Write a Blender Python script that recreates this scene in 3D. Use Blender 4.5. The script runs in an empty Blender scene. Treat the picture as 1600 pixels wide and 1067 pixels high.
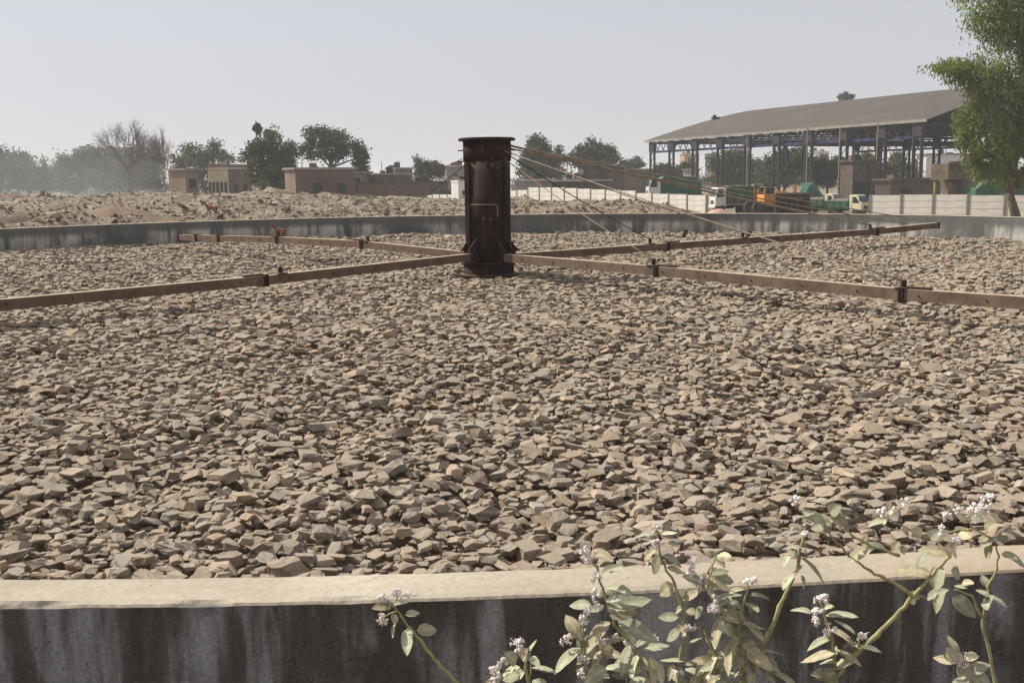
import bpy, bmesh, math, random
import numpy as np
from mathutils import Vector, Matrix, noise, Quaternion

random.seed(11); RS = np.random.RandomState(5)
SC = bpy.context.scene
COL = SC.collection
rad = math.radians

# ------------------------------------------------------------------ camera
FPX, PITCH, ROLL, CAMZ = 1650.0, 0.150417656, -0.0138309, 3.5
cp, sp = math.cos(PITCH), math.sin(PITCH)
_F = Vector((0, cp, -sp)); _R0 = Vector((1, 0, 0)); _U0 = Vector((0, sp, cp))
_R = _R0 * math.cos(ROLL) + _U0 * math.sin(ROLL)
_U = -_R0 * math.sin(ROLL) + _U0 * math.cos(ROLL)
cam = bpy.data.cameras.new('camera'); camo = bpy.data.objects.new('camera', cam); COL.objects.link(camo)
m = Matrix((( _R.x, _U.x, -_F.x, 0), (_R.y, _U.y, -_F.y, 0), (_R.z, _U.z, -_F.z, CAMZ), (0, 0, 0, 1)))
camo.matrix_world = m
cam.sensor_width = 36.0; cam.lens = 36.0 * FPX / 1600.0
cam.clip_start = 0.05; cam.clip_end = 9000
SC.camera = camo

# ------------------------------------------------------------------ sky, sun, exposure
SUN_EL = rad(44); SUN_DIR = Vector((-0.91, 0.41, 0)).normalized()
W = bpy.data.worlds.new('World'); SC.world = W; W.use_nodes = True
wn = W.node_tree.nodes; wl = W.node_tree.links
for n in list(wn): wn.remove(n)
wo = wn.new('ShaderNodeOutputWorld'); bg = wn.new('ShaderNodeBackground'); sky = wn.new('ShaderNodeTexSky')
sky.sky_type = 'NISHITA'; sky.sun_disc = False
sky.sun_elevation = SUN_EL; sky.sun_rotation = math.atan2(SUN_DIR.x, SUN_DIR.y)
sky.air_density = 1.0; sky.dust_density = 1.0; sky.ozone_density = 1.0; sky.altitude = 0
hs = wn.new('ShaderNodeHueSaturation'); hs.inputs['Saturation'].default_value = 0.35
tintw = wn.new('ShaderNodeMix'); tintw.data_type = 'RGBA'; tintw.blend_type = 'MULTIPLY'; tintw.inputs[0].default_value = 1.0
tintw.inputs[7].default_value = (0.97, 0.97, 1.04, 1)
hz = wn.new('ShaderNodeMix'); hz.data_type = 'RGBA'; hz.inputs[0].default_value = 0.62; hz.inputs[7].default_value = (5.75, 5.75, 6.1, 1)   # pale dust haze veiling the blue
bg.inputs['Strength'].default_value = 0.092
wl.new(sky.outputs[0], hs.inputs['Color']); wl.new(hs.outputs[0], tintw.inputs[6]); wl.new(tintw.outputs[2], hz.inputs[6]); wl.new(hz.outputs[2], bg.inputs['Color']); wl.new(bg.outputs[0], wo.inputs[0])
sl = bpy.data.lights.new('sun', 'SUN'); sl.energy = 5.0; sl.angle = rad(0.8); sl.color = (1.0, 0.94, 0.84)
so = bpy.data.objects.new('sun', sl); COL.objects.link(so)
to_sun = Vector((SUN_DIR.x * math.cos(SUN_EL), SUN_DIR.y * math.cos(SUN_EL), math.sin(SUN_EL)))
so.rotation_mode = 'QUATERNION'; so.rotation_quaternion = to_sun.to_track_quat('Z', 'Y'); so.location = (-30, 30, 40)
SC.view_settings.view_transform = 'Standard'; SC.view_settings.look = 'None'
SC.view_settings.exposure = 0.28; SC.view_settings.gamma = 1.0; SC.view_settings.use_curve_mapping = False
SC.render.engine = 'CYCLES'
SC.cycles.use_denoising = True
SC.cycles.max_bounces = 6; SC.cycles.diffuse_bounces = 3; SC.cycles.glossy_bounces = 2; SC.cycles.volume_bounces = 1

# ------------------------------------------------------------------ helpers
def ray(px, py):
    return _F + _R * ((px - 800) / FPX) - _U * ((py - 533.5) / FPX)
def at(px, py, Y):
    d = ray(px, py); t = Y / d.y
    return Vector((d.x * t, Y, CAMZ + d.z * t))
def atz(px, py, Z):
    d = ray(px, py); t = (Z - CAMZ) / d.z
    return Vector((d.x * t, d.y * t, Z))
def px_on(px, C, d):
    """parameter along plan line C + t*d that shows in image column px (at about horizon height)"""
    r = ray(px, 290); k = r.x / r.y
    return (k * C[1] - C[0]) / (d[0] - k * d[1])

MATS = {}
def new_mat(name):
    mt = bpy.data.materials.new(name); mt.use_nodes = True
    nt = mt.node_tree; b = nt.nodes['Principled BSDF']
    b.inputs['Specular IOR Level'].default_value = 0.25
    MATS[name] = mt
    return mt, nt, b
def ramp(nt, fac, stops):
    r = nt.nodes.new('ShaderNodeValToRGB'); e = r.color_ramp.elements
    while len(e) > 1: e.remove(e[-1])
    e[0].position = stops[0][0]; e[0].color = (*stops[0][1], 1)
    for p, c in stops[1:]:
        q = e.new(p); q.color = (*c, 1)
    nt.links.new(fac, r.inputs[0]); return r.outputs[0]
def tex_noise(nt, scale, detail=4, rough=0.6, vec=None, stretch=None):
    t = nt.nodes.new('ShaderNodeTexNoise'); t.inputs['Scale'].default_value = scale
    t.inputs['Detail'].default_value = detail; t.inputs['Roughness'].default_value = rough
    if vec is None:
        tc = nt.nodes.new('ShaderNodeTexCoord'); vec = tc.outputs['Object']
    if stretch:
        mp = nt.nodes.new('ShaderNodeMapping'); mp.inputs['Scale'].default_value = stretch
        nt.links.new(vec, mp.inputs[0]); vec = mp.outputs[0]
    nt.links.new(vec, t.inputs['Vector']); return t.outputs['Fac']
def mixc(nt, fac, a, b, mode='MIX'):
    x = nt.nodes.new('ShaderNodeMix'); x.data_type = 'RGBA'; x.blend_type = mode
    for v, s in ((fac, 0), (a, 6), (b, 7)):
        if isinstance(v, (int, float)): x.inputs[s].default_value = v
        elif isinstance(v, tuple): x.inputs[s].default_value = (*v, 1)
        else: nt.links.new(v, x.inputs[s])
    return x.outputs[2]
def bump(nt, b, h, strength=0.4, dist=0.02):
    bp = nt.nodes.new('ShaderNodeBump'); bp.inputs['Strength'].default_value = strength; bp.inputs['Distance'].default_value = dist
    nt.links.new(h, bp.inputs['Height']); nt.links.new(bp.outputs[0], b.inputs['Normal'])
def world_pos(nt):
    g = nt.nodes.new('ShaderNodeNewGeometry'); return g.outputs['Position'], g.outputs['Normal']
def sepz(nt, v, k='Z'):
    s = nt.nodes.new('ShaderNodeSeparateXYZ'); nt.links.new(v, s.inputs[0]); return s.outputs[k]
def maprange(nt, v, a, b, c=0.0, d=1.0):
    r = nt.nodes.new('ShaderNodeMapRange'); r.inputs[1].default_value = a; r.inputs[2].default_value = b
    r.inputs[3].default_value = c; r.inputs[4].default_value = d; nt.links.new(v, r.inputs[0]); return r.outputs[0]
def simple(name, c1, c2=None, scale=3.0, rough=0.85, bstr=0.3, bdist=0.02, metal=0.0, dust=None, detail=5):
    """weathered paint, metal or plaster: two tones broken up by noise, optional dust lying on upward faces"""
    mt, nt, b = new_mat(name)
    c2 = c2 or tuple(x * 0.7 for x in c1)
    f = tex_noise(nt, scale, detail, 0.65)
    c = ramp(nt, f, [(0.35, c2), (0.62, c1)])
    if dust:
        P, N = world_pos(nt)
        nz = maprange(nt, sepz(nt, N), 0.55, 0.9)
        f2 = tex_noise(nt, scale * 1.7, 4, 0.6)
        mm = nt.nodes.new('ShaderNodeMath'); mm.operation = 'MULTIPLY'; nt.links.new(nz, mm.inputs[0]); nt.links.new(maprange(nt, f2, 0.25, 0.5, 0.35, 1.0), mm.inputs[1])
        c = mixc(nt, mm.outputs[0], c, dust)
    nt.links.new(c, b.inputs['Base Color']); b.inputs['Roughness'].default_value = rough; b.inputs['Metallic'].default_value = metal
    if bstr: bump(nt, b, tex_noise(nt, scale * 6, 4, 0.6), bstr, bdist)
    return mt
def tinted(name, base, rough=0.9, scale=20, bstr=0.5, bdist=0.01, spec=0.15, trans=0.0, dust=None):
    """base colour times the per-piece 'tint' colour stored on the mesh"""
    mt, nt, b = new_mat(name); b.inputs['Specular IOR Level'].default_value = spec
    a = nt.nodes.new('ShaderNodeAttribute'); a.attribute_name = 'tint'
    f = tex_noise(nt, scale, 5, 0.65)
    c = mixc(nt, 1.0, mixc(nt, 1.0, base, a.outputs['Color'], 'MULTIPLY'), ramp(nt, f, [(0.3, (0.72, 0.70, 0.68)), (0.7, (1.12, 1.12, 1.1))]), 'MULTIPLY')
    if dust:
        P, N = world_pos(nt)
        nz = maprange(nt, sepz(nt, N), 0.2, 0.95, 0.0, 0.55)
        c = mixc(nt, nz, c, dust)
    nt.links.new(c, b.inputs['Base Color']); b.inputs['Roughness'].default_value = rough
    if bstr: bump(nt, b, f, bstr, bdist)
    if trans:
        tr = nt.nodes.new('ShaderNodeBsdfTranslucent'); nt.links.new(c, tr.inputs[0])
        ms = nt.nodes.new('ShaderNodeMixShader'); ms.inputs[0].default_value = trans
        nt.links.new(b.outputs[0], ms.inputs[1]); nt.links.new(tr.outputs[0], ms.inputs[2])
        nt.links.new(ms.outputs[0], nt.nodes['Material Output'].inputs[0])
    return mt

class MB:
    """collects boxes, tubes and hulls into one mesh"""
    def __init__(s): s.v = []; s.f = []; s.mi = []; s.cm = 0
    def add(s, vs, fs):
        o = len(s.v); s.v += [tuple(v) for v in vs]; s.f += [tuple(i + o for i in f) for f in fs]; s.mi += [s.cm] * len(fs)
    def box(s, c, size, M=None):
        x, y, z = (k / 2 for k in size); vs = []
        for i in (-1, 1):
            for j in (-1, 1):
                for k in (-1, 1):
                    p = Vector((i * x, j * y, k * z))
                    if M is not None: p = M @ p
                    vs.append(p + Vector(c))
        s.add(vs, [(0, 1, 3, 2), (4, 6, 7, 5), (0, 4, 5, 1), (2, 3, 7, 6), (0, 2, 6, 4), (1, 5, 7, 3)])
    def bar(s, a, b, w, h, up=Vector((0, 0, 1))):
        a = Vector(a); b = Vector(b); d = (b - a); L = d.length
        if L < 1e-6: return
        d.normalize()
        if abs(d.dot(up)) > 0.98: up = Vector((1, 0, 0))
        sd = d.cross(up).normalized(); u = sd.cross(d)
        M = Matrix((sd, d, u)).transposed()
        s.box((a + b) / 2, (w, L, h), M)
    def tube(s, pts, rs, n=8, caps=True):
        pts = [Vector(p) for p in pts]
        if not hasattr(rs, '__len__'): rs = [rs] * len(pts)
        vs = []; fs = []; pu = None
        for i, p in enumerate(pts):
            d = (pts[min(i + 1, len(pts) - 1)] - pts[max(i - 1, 0)])
            d = d.normalized() if d.length > 1e-9 else Vector((0, 0, 1))
            if pu is None: pu = Vector((1, 0, 0)) if abs(d.x) < 0.9 else Vector((0, 1, 0))
            u = (pu - d * pu.dot(d)).normalized(); pu = u; w = d.cross(u)
            for k in range(n):
                a = 2 * math.pi * k / n
                vs.append(p + (u * math.cos(a) + w * math.sin(a)) * rs[i])
        for i in range(len(pts) - 1):
            for k in range(n):
                fs.append((i * n + k, i * n + (k + 1) % n, (i + 1) * n + (k + 1) % n, (i + 1) * n + k))
        if caps:
            fs.append(tuple(range(n - 1, -1, -1))); fs.append(tuple((len(pts) - 1) * n + k for k in range(n)))
        s.add(vs, fs)
    def prism(s, poly, d):
        """polygon (list of 3D points) pushed along vector d"""
        n = len(poly); d = Vector(d); a = [Vector(p) for p in poly]
        s.add(a + [p + d for p in a], [tuple(range(n - 1, -1, -1)), tuple(range(n, 2 * n))] + [(i, (i + 1) % n, n + (i + 1) % n, n + i) for i in range(n)])
    def build(s, name, mats, parent=None, smooth=False, origin=None, bevel=0.0, parts_world=True):
        me = bpy.data.meshes.new(name)
        o3 = Vector(origin) if origin is not None else Vector((0, 0, 0))
        me.from_pydata([tuple(Vector(v) - o3) for v in s.v], [], s.f)
        if not isinstance(mats, (list, tuple)): mats = [mats]
        for k in mats: me.materials.append(k)
        if any(s.mi): me.polygons.foreach_set('material_index', s.mi)
        if smooth: me.polygons.foreach_set('use_smooth', [True] * len(s.f))
        me.update()
        o = bpy.data.objects.new(name, me); COL.objects.link(o)
        if origin is not None: o.location = o3
        if parent is not None:
            o.parent = parent
            if parts_world: o.matrix_parent_inverse = parent_inv(parent)
        if bevel:
            bv = o.modifiers.new('bevel', 'BEVEL'); bv.width = bevel; bv.segments = 2; bv.limit_method = 'ANGLE'
        return o
def world_mat(o):
    M = Matrix.LocRotScale(o.location, o.rotation_euler, o.scale)
    if o.parent is not None: return world_mat(o.parent) @ o.matrix_parent_inverse @ M
    return M
def parent_inv(p): return world_mat(p).inverted()
def empty(name, loc=(0, 0, 0), rz=0.0):
    o = bpy.data.objects.new(name, None); COL.objects.link(o); o.location = loc; o.rotation_euler = (0, 0, rz)
    o.empty_display_size = 0.2
    return o
def tag(o, label=None, cat=None, group=None, kind=None):
    if label: o['label'] = label
    if cat: o['category'] = cat
    if group: o['group'] = group
    if kind: o['kind'] = kind
    return o
def np_mesh(name, V, Fq, mat, tint=None, parent=None, smooth=False):
    """big mesh from arrays; all faces have the same number of corners"""
    me = bpy.data.meshes.new(name); k = Fq.shape[1]
    me.vertices.add(len(V)); me.vertices.foreach_set('co', V.astype(np.float32).ravel())
    me.loops.add(Fq.size); me.loops.foreach_set('vertex_index', Fq.astype(np.int32).ravel())
    me.polygons.add(len(Fq)); me.polygons.foreach_set('loop_start', np.arange(0, Fq.size, k, dtype=np.int32))
    me.polygons.foreach_set('loop_total', np.full(len(Fq), k, dtype=np.int32))
    if tint is not None:
        at_ = me.attributes.new('tint', 'FLOAT_COLOR', 'POINT')
        at_.data.foreach_set('color', np.c_[tint, np.ones(len(tint))].astype(np.float32).ravel())
    me.polygons.foreach_set('use_smooth', [smooth] * len(Fq))
    me.materials.append(mat); me.update(calc_edges=True)
    o = bpy.data.objects.new(name, me); COL.objects.link(o)
    if parent is not None: o.parent = parent
    return o
def nz(x, y, s, seed=0.0, oct=4):
    return noise.fractal(Vector((x / s + seed, y / s - seed * 0.7, seed * 1.3)), 0.9, 2.0, oct)
def sstep(a, b, x):
    t = min(1, max(0, (x - a) / (b - a))); return t * t * (3 - 2 * t)

# ------------------------------------------------------------------ materials
M_STONE = tinted('crushed_stone', (0.305, 0.246, 0.188), scale=40, bstr=0.8, bdist=0.005, dust=(0.345, 0.282, 0.217))
M_BED = simple('bed_dirt', (0.26, 0.205, 0.15), (0.18, 0.14, 0.10), 8)
M_RUBBLE = tinted('rubble', (1, 1, 1), scale=6, bstr=0.3)
M_LEAF_FAR = tinted('foliage_olive', (0.092, 0.122, 0.046), scale=2, bstr=0, trans=0.3)
M_LEAF_DARK = tinted('foliage_dark', (0.062, 0.084, 0.036), scale=2, bstr=0, trans=0.25)
M_LEAF_BIG = tinted('foliage_fresh', (0.185, 0.24, 0.055), scale=2, bstr=0, trans=0.45)
M_BARK = simple('bark', (0.15, 0.115, 0.085), (0.08, 0.06, 0.045), 6, bstr=0.8, bdist=0.03)
M_BARK_DRY = simple('bark_dry', (0.23, 0.195, 0.165), (0.15, 0.125, 0.105), 3, bstr=0.4)
M_RUST = simple('rusty_steel', (0.046, 0.027, 0.022), (0.027, 0.017, 0.015), 5, 0.7, 0.3, 0.01, dust=(0.20, 0.15, 0.11))
def rust_mat():
    mt, nt, b = new_mat('scaly_rust'); P, N = world_pos(nt)
    f = tex_noise(nt, 3.0, 6, 0.65, P); f2 = tex_noise(nt, 13.0, 5, 0.7, P); dr = tex_noise(nt, 1.0, 4, 0.6, P, (16, 16, 1.1))
    c = ramp(nt, f, [(0.32, (0.019, 0.013, 0.012)), (0.5, (0.034, 0.021, 0.018)), (0.66, (0.056, 0.031, 0.024))])
    c = mixc(nt, maprange(nt, dr, 0.52, 0.66, 0.0, 0.7), c, (0.062, 0.043, 0.035))
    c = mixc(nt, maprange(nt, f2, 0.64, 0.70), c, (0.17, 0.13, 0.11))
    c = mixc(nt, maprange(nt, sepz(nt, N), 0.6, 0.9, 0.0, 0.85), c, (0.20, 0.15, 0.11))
    nt.links.new(c, b.inputs['Base Color']); nt.links.new(maprange(nt, f2, 0.3, 0.7, 0.78, 0.97), b.inputs['Roughness']); b.inputs['Specular IOR Level'].default_value = 0.12
    bump(nt, b, f2, 0.5, 0.012); return mt
M_RUST = rust_mat()
M_ARM = simple('rusty_beam', (0.18, 0.122, 0.085), (0.10, 0.065, 0.047), 4, 0.85, 0.3, 0.006, dust=(0.44, 0.355, 0.26))
M_ROD = simple('guy_rod', (0.31, 0.24, 0.17), (0.2, 0.15, 0.105), 5, 0.7, 0.2, 0.004)
M_ROD_DARK = simple('guy_rod_dark', (0.06, 0.045, 0.04), None, 5, 0.7, 0)
M_PRECAST = simple('precast_concrete', (0.68, 0.64, 0.565), (0.55, 0.51, 0.45), 1.2, 0.9, 0.3, 0.02)
M_POST = simple('precast_post', (0.24, 0.215, 0.18), (0.18, 0.16, 0.135), 1.5)
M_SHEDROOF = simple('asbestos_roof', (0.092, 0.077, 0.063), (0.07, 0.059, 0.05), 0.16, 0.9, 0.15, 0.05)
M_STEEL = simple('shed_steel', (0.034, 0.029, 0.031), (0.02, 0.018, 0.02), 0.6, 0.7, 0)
M_ROOF_SHADE = simple('shaded_sheet', (0.045, 0.04, 0.036), (0.03, 0.027, 0.025), 0.3, 0.9, 0)  # shade under the shed roof, painted as a near-black underside
M_BLUE = simple('crane_beam_blue', (0.035, 0.045, 0.14), (0.02, 0.028, 0.08), 0.6, 0.6, 0)
M_PALEPOLE = simple('pale_pole', (0.29, 0.26, 0.215), (0.21, 0.185, 0.155), 1.0)
M_BRICK = None
M_GREEN = simple('green_paint', (0.035, 0.125, 0.075), (0.022, 0.08, 0.05), 1.5, 0.55, 0.1, dust=(0.14, 0.17, 0.11))
M_CREAM = simple('cream_paint', (0.74, 0.71, 0.47), (0.62, 0.58, 0.38), 1.4, 0.5, 0)
M_WHITE = simple('white_paint', (0.72, 0.71, 0.67), (0.6, 0.58, 0.54), 1.4, 0.5, 0)
M_ORANGE = simple('orange_paint', (0.72, 0.33, 0.045), (0.50, 0.21, 0.035), 1.2, 0.55, 0.1)
M_GLASS = simple('dark_glass', (0.03, 0.04, 0.055), (0.02, 0.03, 0.04), 1, 0.12, 0)
M_TYRE = simple('tyre', (0.028, 0.026, 0.025), (0.05, 0.045, 0.04), 2, 0.9, 0)
M_DARK = simple('grimy_steel', (0.075, 0.058, 0.045), (0.04, 0.032, 0.027), 0.9, 0.8, 0.3, dust=(0.16, 0.13, 0.09))
M_BLACK = simple('black_paint', (0.025, 0.024, 0.026), None, 2, 0.7, 0)
M_PLASTER = simple('plaster_pale', (0.52, 0.48, 0.41), (0.4, 0.36, 0.3), 0.35, 0.9, 0.2)
M_YELLOW = simple('plaster_yellow', (0.56, 0.47, 0.29), (0.44, 0.36, 0.22), 0.5)
M_GREYP = simple('plaster_grey', (0.30, 0.275, 0.255), (0.23, 0.21, 0.19), 0.4)
M_BROWN = simple('shade_darkened_brickwork', (0.125, 0.095, 0.075), (0.075, 0.058, 0.048), 0.9)  # brick tone darkened to paint in the shade on these walls
M_ORANGEP = simple('plaster_orange', (0.50, 0.32, 0.17), (0.42, 0.27, 0.15), 0.4)
M_TAN = simple('hopper_concrete', (0.19, 0.145, 0.09), (0.09, 0.07, 0.048), 0.35, 0.9, 0.3)
M_DOG = simple('brown_fur', (0.24, 0.09, 0.035), (0.15, 0.06, 0.028), 6, 0.9, 0.3)
M_TARP = simple('green_tarp', (0.05, 0.14, 0.095), (0.035, 0.095, 0.065), 0.8)
M_WHITEPLASTIC = simple('white_plastic', (0.7, 0.7, 0.66), (0.5, 0.5, 0.47), 12, 0.5)
M_STEM = simple('milkweed_stem', (0.36, 0.34, 0.15), (0.24, 0.21, 0.12), 40, 0.85, 0.4, 0.002)
M_PETAL = simple('milkweed_flower', (0.80, 0.75, 0.70), (0.64, 0.52, 0.50), 90, 0.7, 0)

def brick_mat(name, c1, c2, mortar, scale=1.0):
    mt, nt, b = new_mat(name)
    bt = nt.nodes.new('ShaderNodeTexBrick'); tc = nt.nodes.new('ShaderNodeTexCoord')
    sx = nt.nodes.new('ShaderNodeSeparateXYZ'); nt.links.new(tc.outputs['Object'], sx.inputs[0])
    ad = nt.nodes.new('ShaderNodeMath'); ad.operation = 'ADD'; nt.links.new(sx.outputs[0], ad.inputs[0]); nt.links.new(sx.outputs[1], ad.inputs[1])
    cb = nt.nodes.new('ShaderNodeCombineXYZ'); nt.links.new(ad.outputs[0], cb.inputs[0]); nt.links.new(sx.outputs[2], cb.inputs[1])
    nt.links.new(cb.outputs[0], bt.inputs['Vector']); bt.inputs['Scale'].default_value = scale * 3.0
    bt.inputs['Color1'].default_value = (*c1, 1); bt.inputs['Color2'].default_value = (*c2, 1); bt.inputs['Mortar'].default_value = (*mortar, 1)
    c = mixc(nt, 1.0, bt.outputs[0], ramp(nt, tex_noise(nt, 0.5, 5), [(0.3, (0.7, 0.7, 0.7)), (0.7, (1.1, 1.1, 1.1))]), 'MULTIPLY')
    nt.links.new(c, b.inputs['Base Color']); b.inputs['Roughness'].default_value = 0.9
    return mt
M_BRICK = brick_mat('red_brick', (0.175, 0.09, 0.064), (0.14, 0.072, 0.052), (0.18, 0.145, 0.115))
M_BRICKL = brick_mat('pale_brick', (0.29, 0.20, 0.145), (0.24, 0.165, 0.12), (0.28, 0.23, 0.185))

def ground_mat():
    mt, nt, b = new_mat('dusty_ground')
    P, N = world_pos(nt)
    f1 = tex_noise(nt, 0.09, 5, 0.6, P); f2 = tex_noise(nt, 1.1, 6, 0.7, P)
    c = ramp(nt, f1, [(0.3, (0.19, 0.15, 0.105)), (0.55, (0.26, 0.21, 0.15)), (0.75, (0.33, 0.275, 0.205))])
    c = mixc(nt, 1.0, c, ramp(nt, f2, [(0.3, (0.55, 0.54, 0.52)), (0.65, (1.1, 1.1, 1.1))]), 'MULTIPLY')
    # trampled refuse: pale scraps, dark rags, a few reddish and greenish bits
    f3 = tex_noise(nt, 3.4, 3, 0.6, P); f4 = tex_noise(nt, 2.6, 3, 0.6, P, (1.3, 0.8, 1.0))
    c = mixc(nt, maprange(nt, f3, 0.60, 0.66), c, (0.46, 0.42, 0.36)); c = mixc(nt, maprange(nt, f3, 0.41, 0.36), c, (0.085, 0.07, 0.055))
    c = mixc(nt, maprange(nt, f4, 0.67, 0.71), c, (0.30, 0.15, 0.12)); c = mixc(nt, maprange(nt, f4, 0.33, 0.29), c, (0.13, 0.15, 0.09))
    nt.links.new(c, b.inputs['Base Color']); b.inputs['Roughness'].default_value = 0.95
    bump(nt, b, f2, 0.9, 0.3); return mt
M_GROUND = ground_mat()

def wall_mats():
    # sheltered outer render: near-black run-off stains with pale lime streaks
    mt, nt, b = new_mat('stained_render'); P, N = world_pos(nt)
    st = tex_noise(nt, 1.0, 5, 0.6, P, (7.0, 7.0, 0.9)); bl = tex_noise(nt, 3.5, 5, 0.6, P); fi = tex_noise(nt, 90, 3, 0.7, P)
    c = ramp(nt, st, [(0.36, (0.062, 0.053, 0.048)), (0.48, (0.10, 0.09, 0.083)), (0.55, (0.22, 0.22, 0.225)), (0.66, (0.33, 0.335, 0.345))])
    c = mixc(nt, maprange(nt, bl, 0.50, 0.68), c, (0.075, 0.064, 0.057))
    c = mixc(nt, 1.0, c, ramp(nt, fi, [(0.3, (0.75, 0.75, 0.75)), (0.7, (1.2, 1.2, 1.2))]), 'MULTIPLY')
    nt.links.new(c, b.inputs['Base Color']); b.inputs['Roughness'].default_value = 0.95
    pores = tex_noise(nt, 120, 2, 0.5, P)
    c = mixc(nt, maprange(nt, pores, 0.70, 0.76, 0.0, 0.6), c, (0.26, 0.235, 0.215)); c = mixc(nt, maprange(nt, pores, 0.34, 0.29, 0.0, 0.8), c, (0.028, 0.024, 0.022))
    nt.links.new(c, b.inputs['Base Color'])
    bump(nt, b, tex_noise(nt, 45, 6, 0.75, P), 0.9, 0.007); outer = mt
    mt, nt, b = new_mat('inner_render'); P, N = world_pos(nt)
    st = tex_noise(nt, 1.0, 5, 0.65, P, (2.6, 2.6, 0.35)); bl = tex_noise(nt, 0.55, 4, 0.6, P)
    c = ramp(nt, st, [(0.3, (0.105, 0.105, 0.10)), (0.55, (0.142, 0.142, 0.134)), (0.75, (0.185, 0.182, 0.17))])
    z = sepz(nt, P)
    band = nt.nodes.new('ShaderNodeMath'); band.operation = 'MULTIPLY'
    nt.links.new(maprange(nt, z, 2.32, 2.20), band.inputs[0]); nt.links.new(maprange(nt, st, 0.42, 0.56), band.inputs[1])
    bb = nt.nodes.new('ShaderNodeMath'); bb.operation = 'MULTIPLY'; nt.links.new(band.outputs[0], bb.inputs[0]); nt.links.new(maprange(nt, bl, 0.4, 0.55), bb.inputs[1])
    c = mixc(nt, bb.outputs[0], c, (0.50, 0.48, 0.43))
    nt.links.new(c, b.inputs['Base Color']); b.inputs['Roughness'].default_value = 0.95
    bump(nt, b, tex_noise(nt, 8, 5, 0.7, P), 0.4, 0.02); inner = mt
    mt, nt, b = new_mat('dusty_coping'); P, N = world_pos(nt)
    f = tex_noise(nt, 2.2, 6, 0.6, P); f2 = tex_noise(nt, 40, 4, 0.7, P)
    c = ramp(nt, f, [(0.3, (0.33, 0.28, 0.215)), (0.5, (0.43, 0.375, 0.295)), (0.7, (0.49, 0.435, 0.345))])
    # spilt brown earth along the bed edge, towards the right
    x = sepz(nt, P, 'X'); sp_ = nt.nodes.new('ShaderNodeMath'); sp_.operation = 'MULTIPLY'
    nt.links.new(maprange(nt, x, -0.4, 1.0), sp_.inputs[0]); nt.links.new(maprange(nt, f, 0.40, 0.58), sp_.inputs[1])
    c = mixc(nt, sp_.outputs[0], c, (0.36, 0.28, 0.19))
    c = mixc(nt, 1.0, c, ramp(nt, f2, [(0.3, (0.85, 0.85, 0.85)), (0.7, (1.08, 1.08, 1.08))]), 'MULTIPLY')
    nt.links.new(c, b.inputs['Base Color']); b.inputs['Roughness'].default_value = 0.95
    ck = nt.nodes.new('ShaderNodeMath'); ck.operation = 'ABSOLUTE'; sb = nt.nodes.new('ShaderNodeMath'); sb.operation = 'SUBTRACT'; sb.inputs[1].default_value = 0.5
    nt.links.new(tex_noise(nt, 1.3, 6, 0.62, P), sb.inputs[0]); nt.links.new(sb.outputs[0], ck.inputs[0])
    crack = maprange(nt, ck.outputs[0], 0.0, 0.0045, 1.0, 0.0)
    pit = maprange(nt, tex_noise(nt, 55, 3, 0.5, P), 0.70, 0.74)
    cm = nt.nodes.new('ShaderNodeMath'); cm.operation = 'MULTIPLY'; nt.links.new(crack, cm.inputs[0]); nt.links.new(maprange(nt, f, 0.5, 0.62, 0.0, 0.35), cm.inputs[1])
    c = mixc(nt, cm.outputs[0], c, (0.15, 0.115, 0.08)); c = mixc(nt, pit, c, (0.24, 0.19, 0.14))
    nt.links.new(c, b.inputs['Base Color'])
    bump(nt, b, f2, 0.5, 0.005); return outer, inner, mt
M_OUTER, M_INNER, M_COPING = wall_mats()

# ------------------------------------------------------------------ ground
TC = Vector((-0.84, 17.577, 0)); TR = 14.96; TT = 0.176; ZT = 2.5; ZS = CAMZ - 1.529
def terrain(x, y):
    m = sstep(34, 50, y) * (1 - sstep(150, 200, y))
    edge = 3 + (y - 40) * 0.16 + 4 * nz(x, y, 14, 3.1, 2)
    m *= 1 - sstep(edge, edge + 9, x)
    far = sstep(40, 115, y)
    h = 0.9 + 1.0 * far + 0.7 * nz(x, y, 13, 1.7, 3) + 1.1 * abs(nz(x, y, 6.0, 8.2, 3)) + 0.34 * nz(x, y, 1.8, 4.4, 3) + 0.16 * nz(x, y, 0.9, 2.2, 2)
    h *= 0.55 + 0.45 * sstep(-5, -25, x) if x > -25 else 1.0
    out = sstep(TR + 0.6, TR + 4, math.hypot(x - TC.x, y - TC.y))
    r = max(0.0, m * h) * out + 0.06 * nz(x, y, 3, 0.3, 3) * out
    return r
def axis(dense0, dense1, step, far0, far1):
    a = list(np.arange(dense0, dense1 + 1e-6, step)); s = step; v = dense1
    while v < far1: s *= 1.35; v += s; a.append(v)
    s = step; v = dense0
    while v > far0: s *= 1.35; v -= s; a.insert(0, v)
    return np.array(a)
gx = axis(-78, 36, 0.55, -2600, 2600); gy = axis(31, 128, 0.6, -300, 3500)
X, Yg = np.meshgrid(gx, gy, indexing='ij')
Z = np.array([[terrain(float(a), float(b)) for b in gy] for a in gx])
V = np.stack([X, Yg, Z], -1).reshape(-1, 3); ny = len(gy)
ii, jj = np.meshgrid(np.arange(len(gx) - 1), np.arange(ny - 1), indexing='ij'); ii = ii.ravel(); jj = jj.ravel()
Fq = np.stack([ii * ny + jj, (ii + 1) * ny + jj, (ii + 1) * ny + jj + 1, ii * ny + jj + 1], 1)
tag(np_mesh('ground', V, Fq, M_GROUND, smooth=True), kind='structure')

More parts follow.
